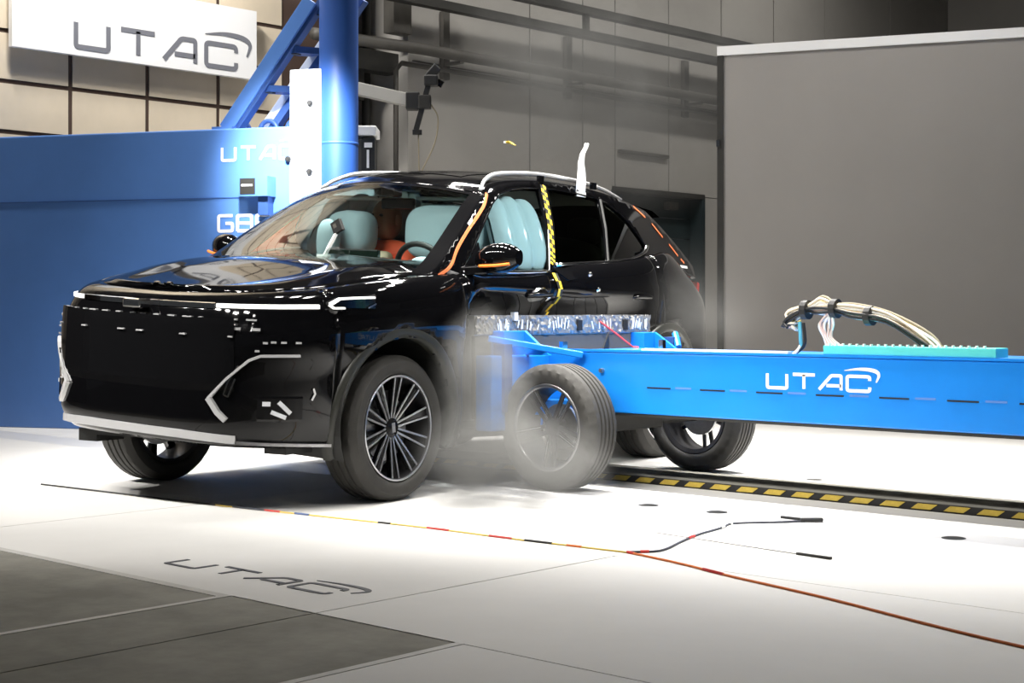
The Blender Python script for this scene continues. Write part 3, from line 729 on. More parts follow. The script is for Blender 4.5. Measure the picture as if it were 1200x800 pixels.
# ---- wheels
def tyre_mb(Rr, wdt, rim, grooves=4, lugs=84, lug=.004):
    h = wdt / 2; prof = [(rim, -h * .80), (rim + .012, -h * .95), (rim + .35 * (Rr - rim), -h * 1.03), (rim + .7 * (Rr - rim), -h * 1.0), (Rr - .018, -h * .90), (Rr - .005, -h * .78)]
    tw = h * .72 * 2; seg = tw / grooves
    for g in range(grooves):
        a = -h * .72 + g * seg
        prof += [(Rr, a + .002), (Rr, a + seg - .012), (Rr - .009, a + seg - .009), (Rr - .009, a + seg - .002)] if g < grooves - 1 else [(Rr, a + .002), (Rr, a + seg - .002)]
    prof += [(r_, -a) for r_, a in reversed(prof[:6])]
    mb = MB(); n = lugs; vs = []
    m = len(prof)
    for k in range(n):
        a = 2 * math.pi * k / n
        for i, (r_, ax_) in enumerate(prof):
            rr = r_ - (lug if (k % 3 == 0 and (i in (4, 5, m - 5, m - 6) )) else 0)
            vs.append((rr * math.cos(a), ax_, rr * math.sin(a)))
    mb.add(vs, [(k * m + i, k * m + i + 1, ((k + 1) % n) * m + i + 1, ((k + 1) % n) * m + i) for k in range(n) for i in range(m - 1)])
    return mb
TY = tyre_mb(.36, .235, .262)
def car_wheel(x, s, first=[None]):
    o = -1 if s < 0 else 1
    if first[0] is None:
        mb = MB(); mb.lathe([(.268, .098), (.262, .105), (.250, .098), (.246, .06), (.235, -.02), (.240, -.095), (.262, -.10), (.268, -.09)], 64)
        wheel = mb.build('wheel', M['darkalloy'], car, smooth=True, auto=40)
        TY.build('tyre', M['rubber'], wheel, smooth=True, auto=35)
        MB().lathe([(.252, .1065), (.258, .110), (.264, .107), (.260, .102)], 64).build('rim_lip', M['alloy'], wheel, smooth=True)
        MB().lathe([(.0, .072), (.03, .072), (.046, .064), (.05, .03), (0, .03)], 32).build('hub', M['gloss'], wheel, smooth=True, auto=40)
        MB().box((-.012, .070, -.024), (.012, .074, .024)).build('hub_badge', M['alloy'], wheel)
        MB().lathe([(.0, .0), (.165, .0), (.165, .018), (0, .018)], 40).build('brake_disc', M['steel'], wheel, smooth=False)
        MB().box((-.07, -.02, .10), (.07, .045, .19)).build('brake_caliper', M['darkalloy'], wheel, bevel=.01)
        sp = None
        for k in range(10):
            if sp is None:
                mb = MB(); a0, a1 = .009, .025
                mb.add([(.04, .055, -a0), (.04, .055, a0), (.25, .088, a1), (.25, .088, -a1), (.04, .030, -a0), (.04, .03, a0), (.25, .06, a1), (.25, .06, -a1)], [(0, 1, 2, 3), (4, 7, 6, 5), (0, 4, 5, 1), (1, 5, 6, 2), (2, 6, 7, 3), (3, 7, 4, 0)])
                sp = mb.build('spoke', M['gloss'], wheel); spm = sp.data
                mb = MB(); mb.bar((.048, .060, -a0), (.254, .094, -a1), .0065, .009); mb.bar((.048, .060, a0), (.254, .094, a1), .0065, .009)
                ed = mb.build('spoke_edge', M['alloy'], wheel); edm = ed.data
            else:
                sp = link('spoke', spm, None, wheel); ed = link('spoke_edge', edm, None, wheel)
            for q in (sp, ed): q.rotation_euler = (0, 2 * math.pi * k / 10 + .15, 0)
        first[0] = wheel
    else:
        wheel = first[0].copy(); COL.objects.link(wheel); wheel.parent = car
        for ch in list(first[0].children):
            c = ch.copy(); COL.objects.link(c); c.parent = wheel
    wheel.location = (x, s * .80, .36)
    wheel.rotation_euler = (0, .12 if x == 0 else .5, 0 if s > 0 else math.pi)
    return wheel
for x, s in ((0, 1), (-2.70, 1), (0, -1), (-2.70, -1)): car_wheel(x, s)

# ---- interior
def pillow(name, cx_, cy, cz, rx, ry, rz, m, parent, folds=0, amp=.0, rot=0, p=.7, fn=roll):
    rows = []; n, mm = 24, 36; mt = Matrix.Rotation(rot, 3, 'Z')
    for i in range(n + 1):
        ph = -math.pi / 2 + math.pi * i / n; row = []
        for k in range(mm + 1):
            a = 2 * math.pi * (k % mm) / mm
            sg = lambda v: math.copysign(abs(v) ** p, v)
            x, y, z = sg(math.cos(ph)) * sg(math.cos(a)), sg(math.cos(ph)) * sg(math.sin(a)), sg(math.sin(ph))
            if folds: kf = 1 - amp + amp * abs(math.cos(folds * math.pi * (x if abs(rx) > abs(ry) else y) * .5 + .4)); 
            else: kf = 1
            q = mt @ Vector((x * rx * (kf if abs(ry) > abs(rx) else 1), y * ry * (kf if abs(rx) >= abs(ry) else 1), z * rz * (1 if not folds else .85 + .15 * kf)))
            row.append((cx_ + q.x, cy + q.y, cz + q.z))
        rows.append(row)
    mb = MB(); mb.grid(rows); o = mb.build(name, m, parent, smooth=True, fn=fn)
    return o
MB().grid([across(-.45 - .30 * i / 3, 1.20 - .02 * i, .16, .02) for i in range(4)]).build('dashboard', M['interior'], car, smooth=True, fn=roll, solid=.08)
sc_ = MB().box((-.66, -.16, 1.19), (-.63, .20, 1.285)).build('display', M['greenscr'], car, fn=roll, bevel=.006)
MB().box((-.632, -.155, 1.279), (-.628, .195, 1.287)).build('display_edge', M['steel'], sc_, fn=roll)
# steering wheel
def stw(p):
    q = Matrix.Rotation(R(24), 3, 'Y') @ Vector(p); return roll((q.x - .84, q.y + .37, q.z + 1.16))
sw = MB().tube([(0, .185 * math.cos(2 * math.pi * k / 40), .185 * math.sin(2 * math.pi * k / 40)) for k in range(40)], .017, 10, closed=True).build('steering_wheel', M['plastic'], car, smooth=True, fn=stw)
pillow('steering_airbag_cover', -.84, .37, 1.17, .05, .10, .09, M['airbag'], sw)
MB().tube([(0, 0, 0), (.2, 0, -.02)], .03, 10).build('steering_column', M['plastic'], sw, fn=stw)
for y in (.37, -.37):
    st = pillow('front_seat', -1.50, y, 1.02, .09, .25, .34, M['seat'], car, p=.6)
    pillow('headrest', -1.56, y, 1.46, .055, .135, .10, M['seat'], st, p=.6)
    pillow('seat_cushion', -1.22, y, .70, .28, .25, .09, M['seat'], st, p=.5)
    MB().box((-1.5, y - .2, .33), (-1.0, y + .2, .66)).build('seat_base', M['interior'], st)
pillow('rear_bench', -2.42, 0, 1.05, .10, .62, .38, M['interior'], car, p=.5)
for y in (.4, 0, -.4): pillow('rear_headrest', -2.46, y, 1.47, .05, .12, .09, M['interior'], car, p=.6)
# airbags
pillow('driver_airbag', -1.10, .33, 1.40, .13, .27, .165, M['airbag'], car, p=.62)
pillow('passenger_airbag', -1.08, -.37, 1.385, .10, .165, .135, M['airbag'], car, folds=3, amp=.14, p=.66)
pillow('knee_airbag', -.90, -.40, 1.33, .06, .07, .13, M['airbag'], car, p=.8)
def curtain(x0, x1, z0, z1, lobes, s):
    rows = []; n, m = lobes * 10, 14
    for i in range(n + 1):
        u = i / n; lob = abs(math.sin(math.pi * lobes * u)) ** .5; row = []
        top = z1 - .05 * (1 - lob) - .05 * (2 * u - 1) ** 4; bot = z0 + .03 * (1 - lob) + .10 * (2 * u - 1) ** 6
        for k in range(m * 2 + 1):
            a = 2 * math.pi * (k % (2 * m)) / (2 * m); sg = lambda v: math.copysign(abs(v) ** .6, v)
            th = .006 + .06 * lob
            z = (top + bot) / 2 + (top - bot) / 2 * sg(math.sin(a)); x = x0 + (x1 - x0) * u - .06 * (z - z0) / (z1 - z0)
            row.append((x, s * (yside(x, z) - .075) + th * sg(math.cos(a)), z))
        rows.append(row)
    mb = MB(); mb.grid(rows); return mb.build('curtain_airbag', M['airbag'], car, smooth=True, fn=roll)
curtain(-1.02, -1.50, 1.20, 1.63, 3, 1)
curtain(-1.05, -2.1, 1.22, 1.64, 6, -1)
pillow('side_airbag', -1.44, .50, 1.15, .15, .07, .22, M['airbag'], car, p=.7)
for y in (.34, -.34):
    vz = MB().box((-1.20, y - .2, 1.585), (-1.02, y + .2, 1.605)).build('sun_visor', M['headliner'], car, fn=roll, bevel=.008)
    MB().tube([(-1.03, y - .2, 1.60), (-1.03, y + .2, 1.60)], .006, 6).build('visor_rod', M['plastic'], vz, fn=roll)
MB().box((-1.02, -.05, 1.60), (-.94, .05, 1.66)).build('mirror_housing', M['plastic'], car, fn=roll, bevel=.01)
MB().box((-1.06, -.12, 1.53), (-1.03, .12, 1.595)).build('rear_view_mirror', M['gloss'], car, fn=roll, bevel=.01)

# crash dummy on the passenger side
dm = empty('crash_dummy', (CARX, CARY, 0), CARH, label='seated crash dummy in an orange red suit half hidden behind the airbags', cat='dummy')
def skinbody(name, pts, edges, rad, m, parent):
    me = bpy.data.meshes.new(name); me.from_pydata([roll(p) for p in pts], edges, []); me.update()
    o = link(name, me, m, parent); sk = o.modifiers.new('skin', 'SKIN'); sk.use_smooth_shade = True
    for i, r_ in enumerate(rad): me.skin_vertices[0].data[i].radius = (r_, r_)
    me.skin_vertices[0].data[0].use_root = True
    sb = o.modifiers.new('sub', 'SUBSURF'); sb.levels = sb.render_levels = 2
    return o
DY = -.29
pts = [(-1.30, DY, .80), (-1.31, DY, .98), (-1.32, DY, 1.16), (-1.32, DY, 1.27), (-1.31, DY, 1.36),
       (-1.30, DY + .17, 1.27), (-1.22, DY + .25, 1.10), (-1.0, DY + .20, 1.06), (-1.30, DY - .17, 1.27), (-1.22, DY - .24, 1.08), (-1.0, DY - .18, 1.06),
       (-1.22, DY + .10, .80), (-.86, DY + .12, .84), (-.76, DY + .12, .52), (-1.22, DY - .10, .80), (-.86, DY - .12, .84), (-.76, DY - .12, .52)]
ed = [(0, 1), (1, 2), (2, 3), (3, 4), (3, 5), (5, 6), (6, 7), (3, 8), (8, 9), (9, 10), (0, 11), (11, 12), (12, 13), (0, 14), (14, 15), (15, 16)]
rd = [.14, .13, .14, .11, .055, .075, .055, .04, .075, .055, .04, .085, .07, .05, .085, .07, .05]
skinbody('suited_body', pts, ed, rd, M['shirt'], dm)
hd = pillow('head', -1.30, DY, 1.475, .105, .078, .125, M['skin'], dm, p=.9)
pillow('nose', -1.195, DY, 1.47, .018, .014, .022, M['skin'], hd, p=.9)
for e in (-1, 1):
    pillow('ear', -1.305, DY + e * .078, 1.475, .02, .010, .032, M['skin'], hd, p=.9); pillow('eye', -1.205, DY + e * .032, 1.50, .010, .012, .009, M['black'], hd, p=.9)
pillow('mouth', -1.197, DY, 1.425, .008, .026, .006, M['black'], hd, p=.9)
pillow('chest_pad', -1.14, DY + .11, 1.20, .05, .07, .085, M['brace'], dm, p=.7)
for e, yy in ((1, .20), (-1, -.18)):
    pillow('hand', -.95, DY + yy, 1.06, .05, .03, .035, M['skin'], dm, p=.8)
    for k in range(4): MB().tube([(-.92, DY + yy - .024 + k * .016, 1.065), (-.87 - .006 * abs(k - 1.5), DY + yy - .026 + k * .017, 1.062), (-.845, DY + yy - .026 + k * .017, 1.04)], .008, 6).build('finger', M['skin'], dm, smooth=True, fn=roll)
    MB().tube([(-.95, DY + yy + .03, 1.07), (-.92, DY + yy + .05, 1.07), (-.89, DY + yy + .05, 1.06)], .009, 6).build('thumb', M['skin'], dm, smooth=True, fn=roll)

# tapes and markers stuck on the car (parts of it)
def onside(x, z, off=.006, s=1): return (x, s * (yside(x, z) + off), z)
def tape(name, pts, wd, m, parent, th=.003, fn=roll):
    """flat tape on the cabin side: pts (x,z)"""
    P = [Vector(p) for p in pts]; rows = []
    for i, p in enumerate(P):
        d = (P[min(i + 1, len(P) - 1)] - P[max(0, i - 1)]).normalized(); n = Vector((-d.y, d.x))
        a, b = p + n * wd / 2, p - n * wd / 2
        rows.append([onside(a.x, a.y, .002), onside(a.x, a.y, .002 + th), onside(b.x, b.y, .002 + th), onside(b.x, b.y, .002)])
    MB().grid(rows).build(name, m, parent, fn=fn)
apl = spline([(-.30, 1.150), (-.46, 1.225), (-.56, 1.32), (-.70, 1.42), (-.84, 1.505), (-.95, 1.575), (-1.02, 1.64)], 5)
tape('orange_tape', [(p.x - .012, p.y - .012) for p in apl], .016, M['orange'], car)
tape('white_marker', [(-.74, 1.435), (-.79, 1.465)], .03, M['paper'], car)
for a, b in (((-2.80, 1.655), (-2.93, 1.59)), ((-3.0, 1.55), (-3.10, 1.465)), ((-3.17, 1.42), (-3.26, 1.345)), ((-3.29, 1.325), (-3.33, 1.30))):
    tape('orange_tape', [a, b], .014, M['orange'], car)
tape('white_marker', [(-3.25, 1.275), (-3.36, 1.27)], .018, M['paper'], car)
# yellow and black chequered tape down the B pillar
L0 = [(-1.675, 1.715), (-1.62, 1.60), (-1.555, 1.45), (-1.50, 1.32), (-1.47, 1.25)]
q = spline(L0, 5)
n_ = 0
for a, b in zip(q, q[1:]):
    tape('tape_square', [(a.x + .011, a.y), (b.x + .011, b.y)], .022, M['yellow' if n_ % 2 else 'black'], car)
    tape('tape_square', [(a.x - .011, a.y), (b.x - .011, b.y)], .022, M['black' if n_ % 2 else 'yellow'], car)
    n_ += 1
def bodyside(x, z):
    f = None
    for i in range(len(PL) - 1):
        if PL[i + 1].x <= x <= PL[i].x and PL[i].y > .5: f = i + (PL[i].x - x) / (PL[i].x - PL[i + 1].x); break
    q_ = PL[int(f)].lerp(PL[int(f) + 1], f - int(f)); v = (z - zbot(x)) / (zt(x) - zbot(x))
    return shellpt(q_, v, 1)
lo = [(-1.455, 1.20), (-1.455, 1.155), (-1.465, 1.11), (-1.485, 1.065), (-1.495, 1.02), (-1.49, .975), (-1.475, .93)]
for i, ((x0, z0), (x1, z1)) in enumerate(zip(lo, lo[1:])):
    for e in (1, -1):
        P = [bodyside(x + e * o_, z) for x, z in ((x0, z0), (x1, z1)) for o_ in (0, .022)]
        P = [(p[0], p[1] + .008, p[2]) for p in P]
        MB().add(P, [(0, 1, 3, 2)]).build('tape_square', M['yellow' if (i + (e > 0)) % 2 else 'black'], car, fn=bodyfn, solid=.002)
tape('pillar_edge', [(-1.525, 1.45), (-1.47, 1.33), (-1.418, 1.215)], .006, M['paper'], car)
# torn trim and handle bits where the doors met
MB().add([bodyfn(p) for p in ((-1.46, .85, 1.225), (-1.68, .855, 1.235), (-1.76, .885, 1.19), (-1.56, .90, 1.16))], [(0, 1, 2, 3)]).build('buckled_trim', M['gloss'], car, solid=.02, bevel=.006)
for x, z in ((-1.76, 1.20), (-1.82, 1.11), (-1.40, 1.05)):
    MB().lathe([(0, .012), (.010, .010), (.016, 0)], 12).build('rivet', M['chrome'], car, fn=lambda p, x=x, z=z: bodyfn((x + p[0], bodyside(x, z)[1] + .004 + p[1], z + p[2])))

# target marker standing in front of the windscreen
t = empty('target_marker', (CARX, CARY, 0), CARH, label='black square target on a white stick at the foot of the windscreen', cat='marker')
MB().bar((-.23, .17, 1.245), (-.29, .19, 1.36), .016, .016).build('stick', M['paper'], t, fn=roll)
MB().lathe([(0, 0), (.04, 0), (.035, .012), (0, .012)], 16, 'Z').build('base_disc', M['paper'], t, fn=lambda p: roll((p[0] - .225, p[1] + .167, p[2] + 1.237)))
bd = MB().box((-.012, -.032, -.032), (.012, .032, .032), Matrix.Rotation(R(28), 4, 'X')).build('target_plate', M['black'], t, fn=lambda p: roll((p[0] - .295, p[1] + .195, p[2] + 1.40)))
MB().box((.012, -.018, -.004), (.014, .004, .018), Matrix.Rotation(R(28), 4, 'X')).build('target_spot', M['greyplate'], bd, fn=lambda p: roll((p[0] - .295, p[1] + .195, p[2] + 1.40)))
# white paper streamer thrown up from the roof edge
t = empty('paper_streamer', (CARX, CARY, 0), CARH, label='white tape streamer sticking up from the car roof rail', cat='tape')
rows = []
for (x, y, z, w_) in ((-2.09, .66, 1.66, .10), (-2.10, .66, 1.72, .10), (-2.12, .65, 1.79, .085), (-2.13, .64, 1.85, .06), (-2.16, .63, 1.91, .035), (-2.22, .62, 1.96, .028), (-2.23, .62, 1.985, .02)):
    rows.append([(x + w_ * (k / 4 - .5) * 1.1, y + .012 * math.sin(k * 1.6), z) for k in range(5)])
MB().grid(rows).build('streamer', M['paper'], t, smooth=True, solid=.002)
MB().box((-2.14, .645, 1.64), (-2.04, .668, 1.67)).build('stuck_end', M['paper'], t)
t = empty('tape_fragment', (CARX, CARY, 0), CARH, label='small yellow tape scrap flying through the air above the car', cat='scrap')
MB().grid([[(-1.62, .5, 1.925), (-1.58, .5, 1.93)], [(-1.62, .47, 1.945), (-1.575, .475, 1.95)], [(-1.61, .45, 1.94), (-1.57, .455, 1.945)]]).build('scrap', M['yellow'], t, solid=.004)
MB().box((-1.60, .44, 1.938), (-1.575, .452, 1.95)).build('scrap_tip', M['paper'], t)

# ------------------------------------------------------------------ blue barrier trolley
# local axes: x = travel direction, y = its left (towards the camera), z up
tr = empty('barrier_trolley', (-5.219, 6.680, 0), math.pi, label='long blue barrier trolley with white lettering rammed into the car', cat='trolley')
ch = MB().box((-4.6, -.40, .40), (.30, .40, .72)).build('chassis', M['blue'], tr, bevel=.008)
MB().box((-4.6, .385, .72), (.30, .405, .732)).build('top_flange', M['blue'], ch)
MB().box((-1.25, .36, .722), (-.36, .40, .742)).build('cover_strip', M['white'], ch)
for k in range(9):
    x = -.40 - k * .335
    MB().box((x - .15, .395, .536), (x, .4035, .543)).build('slot', M['black'], ch)
    MB().box((x - .28, .398, .538), (x - .18, .4015, .548)).build('weld', M['bluew'], ch)
lettering('UTAC', lambda x, y, z: (-1.135 - x, .4005 + z, .566 + y), .068, .23, .003, M['white'], ch, True, gap=.22, sx=1.55)
for x in (-.1, .22): MB().lathe([(0, .02), (.012, .02), (.014, 0)], 10).build('bolt', M['steel'], ch, loc=(x, .40, .62))
MB().box((-4.58, -.39, .385), (.28, .39, .40)).build('bounce_shield', M['dark'], tr)  # dark sheet added to cut blue bounce onto the track
# front frame holding the barrier
MB().box((.28, -.68, .30), (.40, .86, .70)).build('front_frame', M['blue'], tr, bevel=.01)
MB().box((-.04, -.22, .28), (.26, .22, .41)).build('axle_housing', M['dark'], tr, bevel=.01)
MB().bar((.02, .42, .70), (.36, .80, .79), .035, .035).build('brace', M['blue'], tr, bevel=.006)
MB().bar((.28, .68, .42), (.12, .42, .42), .07, .08).build('brace', M['blue'], tr, bevel=.006)
for y0, y1, z1 in ((.56, .74, .83), (-.60, -.48, .81)):
    MB().box((.30, y0, .68), (.412, y1, z1)).build('bracket', M['blue'], tr, bevel=.004)
    MB().add([(.30, y0, .70), (.12, y0, .70), (.30, y0, z1), (.30, y0 + .02, .70), (.12, y0 + .02, .70), (.30, y0 + .02, z1)], [(0, 1, 2), (3, 5, 4), (0, 3, 4, 1), (1, 4, 5, 2), (2, 5, 3, 0)]).build('gusset', M['blue'], tr)
MB().box((.26, .72, .40), (.34, .78, .76)).build('frame_post', M['bluedk'], tr)
pv = MB().box((.22, -.74, .69), (.30, -.66, .78)).build('pivot_block', M['bluedk'], tr)
MB().tube([(.18, -.66, .72), (.25, -.72, .80)], .02, 8).build('pivot_pin', M['blue'], pv)
MB().box((.08, -.40, .72), (.11, -.37, .77)).build('limit_pin', M['chrome'], tr)
MB().box((.18, .36, .70), (.205, .40, .77)).build('limit_pin', M['chrome'], tr)
# barrier: backing plate, honeycomb block, torn foil strip along the top
MB().box((.40, -.64, .36), (.43, .86, .83)).build('backing_plate', M['greyplate'], tr, bevel=.003)
MB().box((.43, -.64, .35), (.565, .86, .85)).build('honeycomb_block', M['honey'], tr)
for k in range(12): MB().box((.445 + .0, -.62 + k * .124, .85), (.56, -.62 + k * .124 + .008, .858)).build('cell_wall', M['honey'], tr)
rnd = random.Random(3); rows = []
for k in range(121):
    y = -.65 + 1.52 * k / 120; row = []
    for j in range(7):
        z = .812 + .098 * j / 6
        row.append((.392 + rnd.uniform(-.010, .006) - .004 * math.sin(k * .7), y, z + (rnd.uniform(-.008, .006) if j == 6 else 0)))
    rows.append(row)
fo = MB().grid(rows).build('foil_strip', M['foil'], tr, solid=.004)
MB().box((.395, -.65, .805), (.44, .87, .914)).build('foil_backing', M['honey'], tr)
for k in range(46):
    y = rnd.choice([rnd.uniform(.62, .70), rnd.uniform(.38, .56), rnd.uniform(.10, .30), rnd.uniform(-.30, -.05), rnd.uniform(-.62, -.45)]); z = .825 + rnd.uniform(0, .02)
    dy = rnd.uniform(-.018, .018)
    MB().bar((.380, y, z), (.378, y + dy, z + rnd.uniform(.03, .065)), .003, .007, (0, 1, 0)).build('torn_shred', M['paper'], fo)
for y in (.02, -.40): MB().box((.374, y - .02, .825), (.384, y + .02, .885)).build('sensor_patch', M['black'], fo)
MB().box((.372, .55, .885), (.40, .58, .93)).build('foil_tab', M['paper'], fo)
# black marker pin and small bits on top of the frame
MB().add([(.26, -.10, .72), (.26, -.05, .72), (.26, -.10, .81), (.27, -.10, .72), (.27, -.05, .72), (.27, -.10, .81)], [(0, 1, 2), (3, 5, 4), (0, 3, 4, 1), (1, 4, 5, 2), (2, 5, 3, 0)]).build('pointer', M['black'], tr)
# wheels
TT = tyre_mb(.33, .215, .225, 5, 90, .007)
proto = None
for x, s in ((0, 1), (0, -1), (-3.0, 1), (-3.0, -1)):
    if proto is None:
        wh = MB().lathe([(.229, .085), (.222, .095), (.210, .085), (.206, .0), (.200, -.085), (.224, -.095), (.229, -.085)], 56).build('wheel', M['darkalloy'], tr, smooth=True, auto=40)
        TT.build('tyre', M['rubber'], wh, smooth=True, auto=35)
        MB().lathe([(0, .055), (.03, .055), (.055, .045), (.06, .0), (0, 0)], 28).build('hub', M['darkalloy'], wh, smooth=True, auto=40)
        MB().lathe([(.208, .090), (.218, .100), (.229, .094)], 56).build('rim_lip', M['steel'], wh, smooth=True)
        MB().lathe([(0, -.03), (.12, -.03), (.12, -.012), (0, -.012)], 36).build('brake_disc', M['steel'], wh)
        for k in range(5):
            mb = MB()
            for e in (-1, 1): mb.bar((.045, .045, e * .016), (.214, .070, e * .030), .017, .022)
            sp = mb.build('spoke', M['darkalloy'], wh, bevel=.003); sp.rotation_euler = (0, 2 * math.pi * k / 5 + .3, 0)
            mb = MB(); mb.bar((.07, .0585, .017), (.214, .083, .031), .005, .004); ed_ = mb.build('spoke_edge', M['alloy'], wh); ed_.rotation_euler = (0, 2 * math.pi * k / 5 + .3, 0)
        proto = wh
    else:
        wh = proto.copy(); COL.objects.link(wh); wh.parent = tr
        for c0 in list(proto.children): c = c0.copy(); COL.objects.link(c); c.parent = wh
    wh.location = (x, s * .645, .33); wh.rotation_euler = (0, .2 * x, 0 if s > 0 else math.pi)
MB().tube([(0, -.58, .33), (0, .58, .33)], .035, 12).build('axle', M['dark'], tr); MB().tube([(-3, -.58, .33), (-3, .58, .33)], .035, 12).build('axle', M['dark'], tr)

# wiring loom standing on the trolley deck
def tl(x, y, z): return (x, y, z)
lm = empty('wiring_loom', (-5.284, 6.680, 0), math.pi, label='loom of cream and pink sensor wires strapped in black on the trolley deck', cat='wiring')
rnd = random.Random(11)
wm = [M['cream'], M['pinkw'], M['paper'], M['brace'], M['black'], M['yellowc'], M['cream'], M['duncable']]
for k in range(16):
    a = rnd.uniform(0, 6.28); r0 = rnd.uniform(.006, .034); c = (math.cos(a) * r0, math.sin(a) * r0); j = lambda s_: rnd.uniform(-s_, s_)
    pts = [(-1.29 + j(.02), .30 + c[0] + j(.02), .865 + j(.025)), (-1.245 + j(.012), .30 + c[0], .885 + c[1] * 1.4), (-1.30 + j(.01), .30 + c[0], .925 + c[1]), (-1.38, .30 + c[0] * .8, .948 + c[1] * .8), (-1.44 + j(.01), .30 + c[0] * 1.5, .955 + c[1] * 1.7), (-1.52, .30 + c[0] * .8, .948 + c[1] * .8), (-1.62, .30 + c[0] * 1.3, .93 + c[1] * 1.3), (-1.80, .30 + c[0], .90 + c[1]), (-2.0 + j(.03), .30 + c[0], .80 + c[1]), (-2.08, .30 + c[0], .735)]
    MB().tube(spline(pts, 4), .0075, 5).build('wire', wm[k % 8], lm, smooth=True)
for x, z in ((-1.355, .943), (-1.515, .949), (-1.70, .915)):
    MB().tube([(x + .016 * o_, .30, z) for o_ in (-1, 1)], .047, 14).build('strap', M['black'], lm)
for k in range(8):
    j = rnd.uniform
    MB().tube(spline([(-1.50 + j(-.015, .015), .30 + j(-.02, .02), .93), (-1.43 - .012 * k + j(-.01, .01), .31, .875), (-1.46 - .006 * k, .31, .81), (-1.485 - .012 * k, .33, .765), (-1.485 - .012 * k, .335, .735)], 5), .006, 5).build('hanging_wire', M['pinkw' if k % 2 else 'paper'], lm, smooth=True)
MB().tube([(-1.325, .31, .885), (-1.33, .31, .80), (-1.335, .31, .765)], .009, 6).build('teal_lead', M['tealw'], lm)
MB().tube(spline([(-1.345, .31, .88), (-1.355, .31, .80), (-1.345, .31, .765), (-1.32, .32, .74), (-1.305, .33, .722)], 4), .008, 6).build('dark_lead', M['black'], lm, smooth=True)
MB().tube(spline([(-1.33, .31, .77), (-1.32, .32, .745), (-1.30, .33, .724)], 4), .010, 6).build('lead_sleeve', M['cream'], lm, smooth=True)
t = empty('connector_rack', (-5.219, 6.680, 0), math.pi, label='turquoise connector rack with a row of pins on the trolley deck', cat='connector')
MB().box((-2.3, .27, .7325), (-1.44, .395, .775)).build('rack_body', M['turq'], t, bevel=.004)
for k in range(22): MB().box((-1.47 - k * .037, .375, .775), (-1.462 - k * .037 , .39, .785)).build('pin', M['paper'], t)
# thin red lead from the barrier to the trolley deck
t = empty('red_lead', (-5.219, 6.680, 0), math.pi, label='thin red lead slanting from the foil strip to the trolley deck', cat='cable')
MB().tube(spline([(.375, -.16, .875), (.34, -.27, .80), (.30, -.37, .725)], 6), .006, 6).build('lead', M['red'], t, smooth=True)
MB().tube([(.30, -.37, .725), (.28, -.40, .722)], .008, 6).build('lead_plug', M['red'], t)

# ------------------------------------------------------------------ cables on the floor
def cable(name, pts, r, m, lab, marks=()):
    t = empty(name, (pts[0][0], pts[0][1], 0), label=lab, cat='cable')
    P = spline([(x - pts[0][0], y - pts[0][1], r * (1.0 if len(q_) < 1 else 1)) for x, y, *q_ in pts], 8)
    MB().tube(P, r, 6).build('sheath', m, t, smooth=True)
    for f, l_, mm in marks:
        i = int(f * (len(P) - 1)); j = min(len(P) - 1, i + l_)
        MB().tube([p + Vector((0, 0, .001)) for p in P[i:j + 1]], r * 1.25, 6).build('tape_band', mm, t)
    return t
cable('floor_cable', [(-7.4, 4.30), (-6.125, 4.402), (-5.3, 4.50), (-4.7, 4.57), (-4.219, 4.588), (-3.653, 4.633)], .0038, M['yellowc'], 'thin yellow and black cable lying along the floor beside the car',
      [(.0, 6, M['black']), (.17, 3, M['black']), (.26, 2, M['ink']), (.30, 1, M['red']), (.36, 1, M['bluedk']), (.5, 1, M['black']), (.62, 2, M['red']), (.75, 2, M['red']), (.84, 2, M['black']), (.92, 1, M['orangec'])])
cable('orange_cable', [(-3.653, 4.633), (-3.35, 4.56), (-3.05, 4.46), (-2.594, 4.334), (-1.9, 4.1), (-1.0, 3.9)], .0045, M['orangec'], 'orange cable curving across the floor towards the lower right', [(.02, 1, M['red']), (.3, 3, M['red'])])
t = cable('black_cable', [(-3.653, 4.633), (-3.58, 4.75), (-3.66, 5.0), (-3.72, 5.2), (-3.76, 5.42), (-3.80, 5.56), (-3.74, 5.66), (-3.66, 5.76), (-3.60, 5.86)], .005, M['ink'], 'dark cable branching off to a black connector on the floor', [(.05, 2, M['red']), (.3, 3, M['red']), (.5, 2, M['paper']), (.62, 1, M['paper'])])
MB().bar((.03, 1.20, .010), (.11, 1.26, .012), .03, .016).build('connector', M['black'], t, bevel=.005)
MB().bar((-.10, 1.25, .006), (.05, 1.235, .008), .012, .010).build('connector_latch', M['black'], t)
t = empty('floor_clip', (-3.15, 5.05, 0), R(-6), label='thin dark clip with a spike lying on the floor left of nothing else', cat='clip')
t['label'] = 'thin grey rod lying flat on the white floor below the black connector'
t['category'] = 'rod'; t.name = 'thin_rod'
MB().tube([(-.75, .0, .003), (.0, .0, .003), (.12, .0, .003)], .0022, 6).build('rod', M['floor_base'], t); MB().bar((.0, 0, .005), (.16, 0, .006), .014, .009).build('rod_grip', M['dark'], t)

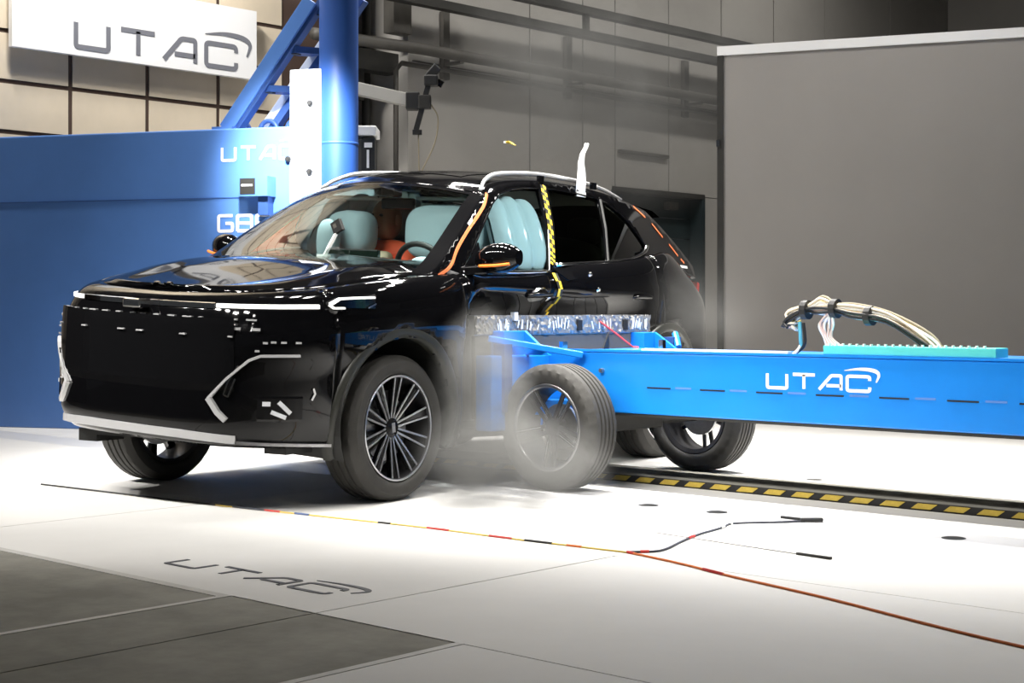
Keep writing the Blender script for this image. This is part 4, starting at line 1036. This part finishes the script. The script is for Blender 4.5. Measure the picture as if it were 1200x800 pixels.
# ------------------------------------------------------------------ smoke and haze
def smoke(name, loc, scale, rotz, dens, nscale, lab, lo=.42, hi=.70, col=(.86, .86, .84), edge=1.4, aniso=.2):
    bm = bmesh.new(); bmesh.ops.create_icosphere(bm, subdivisions=3, radius=1.0); me = bpy.data.meshes.new(name); bm.to_mesh(me); bm.free()
    m = bpy.data.materials.new(name); m.use_nodes = True; nt = m.node_tree; nt.nodes.clear()
    out = nt.nodes.new('ShaderNodeOutputMaterial'); v = nt.nodes.new('ShaderNodeVolumePrincipled'); v.inputs['Color'].default_value = (*col, 1); v.inputs['Anisotropy'].default_value = aniso
    tc = nt.nodes.new('ShaderNodeTexCoord'); ln = nt.nodes.new('ShaderNodeVectorMath'); ln.operation = 'LENGTH'
    nt.links.new(tc.outputs['Object'], ln.inputs[0])
    fall = nt.nodes.new('ShaderNodeMapRange'); fall.interpolation_type = 'SMOOTHSTEP'; fall.inputs[1].default_value = 1.0; fall.inputs[2].default_value = .15; fall.inputs[3].default_value = 0; fall.inputs[4].default_value = 1
    nt.links.new(ln.outputs['Value'], fall.inputs[0])
    mp = nt.nodes.new('ShaderNodeMapping'); mp.inputs['Scale'].default_value = scale; mp.inputs['Location'].default_value = loc; nt.links.new(tc.outputs['Object'], mp.inputs[0])
    n = nt.nodes.new('ShaderNodeTexNoise'); n.inputs['Scale'].default_value = nscale; n.inputs['Detail'].default_value = 5; n.inputs['Roughness'].default_value = .6; n.inputs['Distortion'].default_value = .6
    nt.links.new(mp.outputs[0], n.inputs['Vector'])
    r = nt.nodes.new('ShaderNodeMapRange'); r.inputs[1].default_value = lo; r.inputs[2].default_value = hi; r.inputs[3].default_value = .12; nt.links.new(n.outputs[0], r.inputs[0])
    a = nt.nodes.new('ShaderNodeMath'); a.operation = 'MULTIPLY'; nt.links.new(fall.outputs[0], a.inputs[0]); nt.links.new(r.outputs[0], a.inputs[1])
    b = nt.nodes.new('ShaderNodeMath'); b.operation = 'MULTIPLY'; nt.links.new(a.outputs[0], b.inputs[0]); b.inputs[1].default_value = dens
    nt.links.new(b.outputs[0], v.inputs['Density']); nt.links.new(v.outputs[0], out.inputs['Volume'])
    o = link(name, me, m, label=lab, cat='smoke', kind='stuff'); o.location = loc; o.scale = scale; o.rotation_euler = (0, 0, rotz)
    return o
def at(px, py, d): return CW((px - 600) / 1778 * d, d) + (CAMH + (363 - py) / 1778 * d,)
smoke('tyre_smoke', CW(-.15, 7.55) + (.44,), (.32, .30, .58), R(ROTZ), 9.5, 2.4, 'grey dust plume rising behind the car front wheel', col=(.56, .56, .545))
smoke('tyre_smoke', CW(.0, 7.25) + (.20,), (.56, .36, .36), R(ROTZ), 9.5, 2.8, 'low grey dust cloud around the near trolley wheel', col=(.58, .58, .565))
smoke('wall_haze', CW(1.0, 16.2) + (3.2,), (2.3, 1.6, 1.6), R(ROTZ), 1.3, 1.0, 'thin drifting haze in front of the upper back wall')
smoke('rear_haze', CW(1.2, 9.6) + (.85,), (.55, .5, .7), R(ROTZ), .5, 1.6, 'thin haze behind the trolley at the tail of the car')
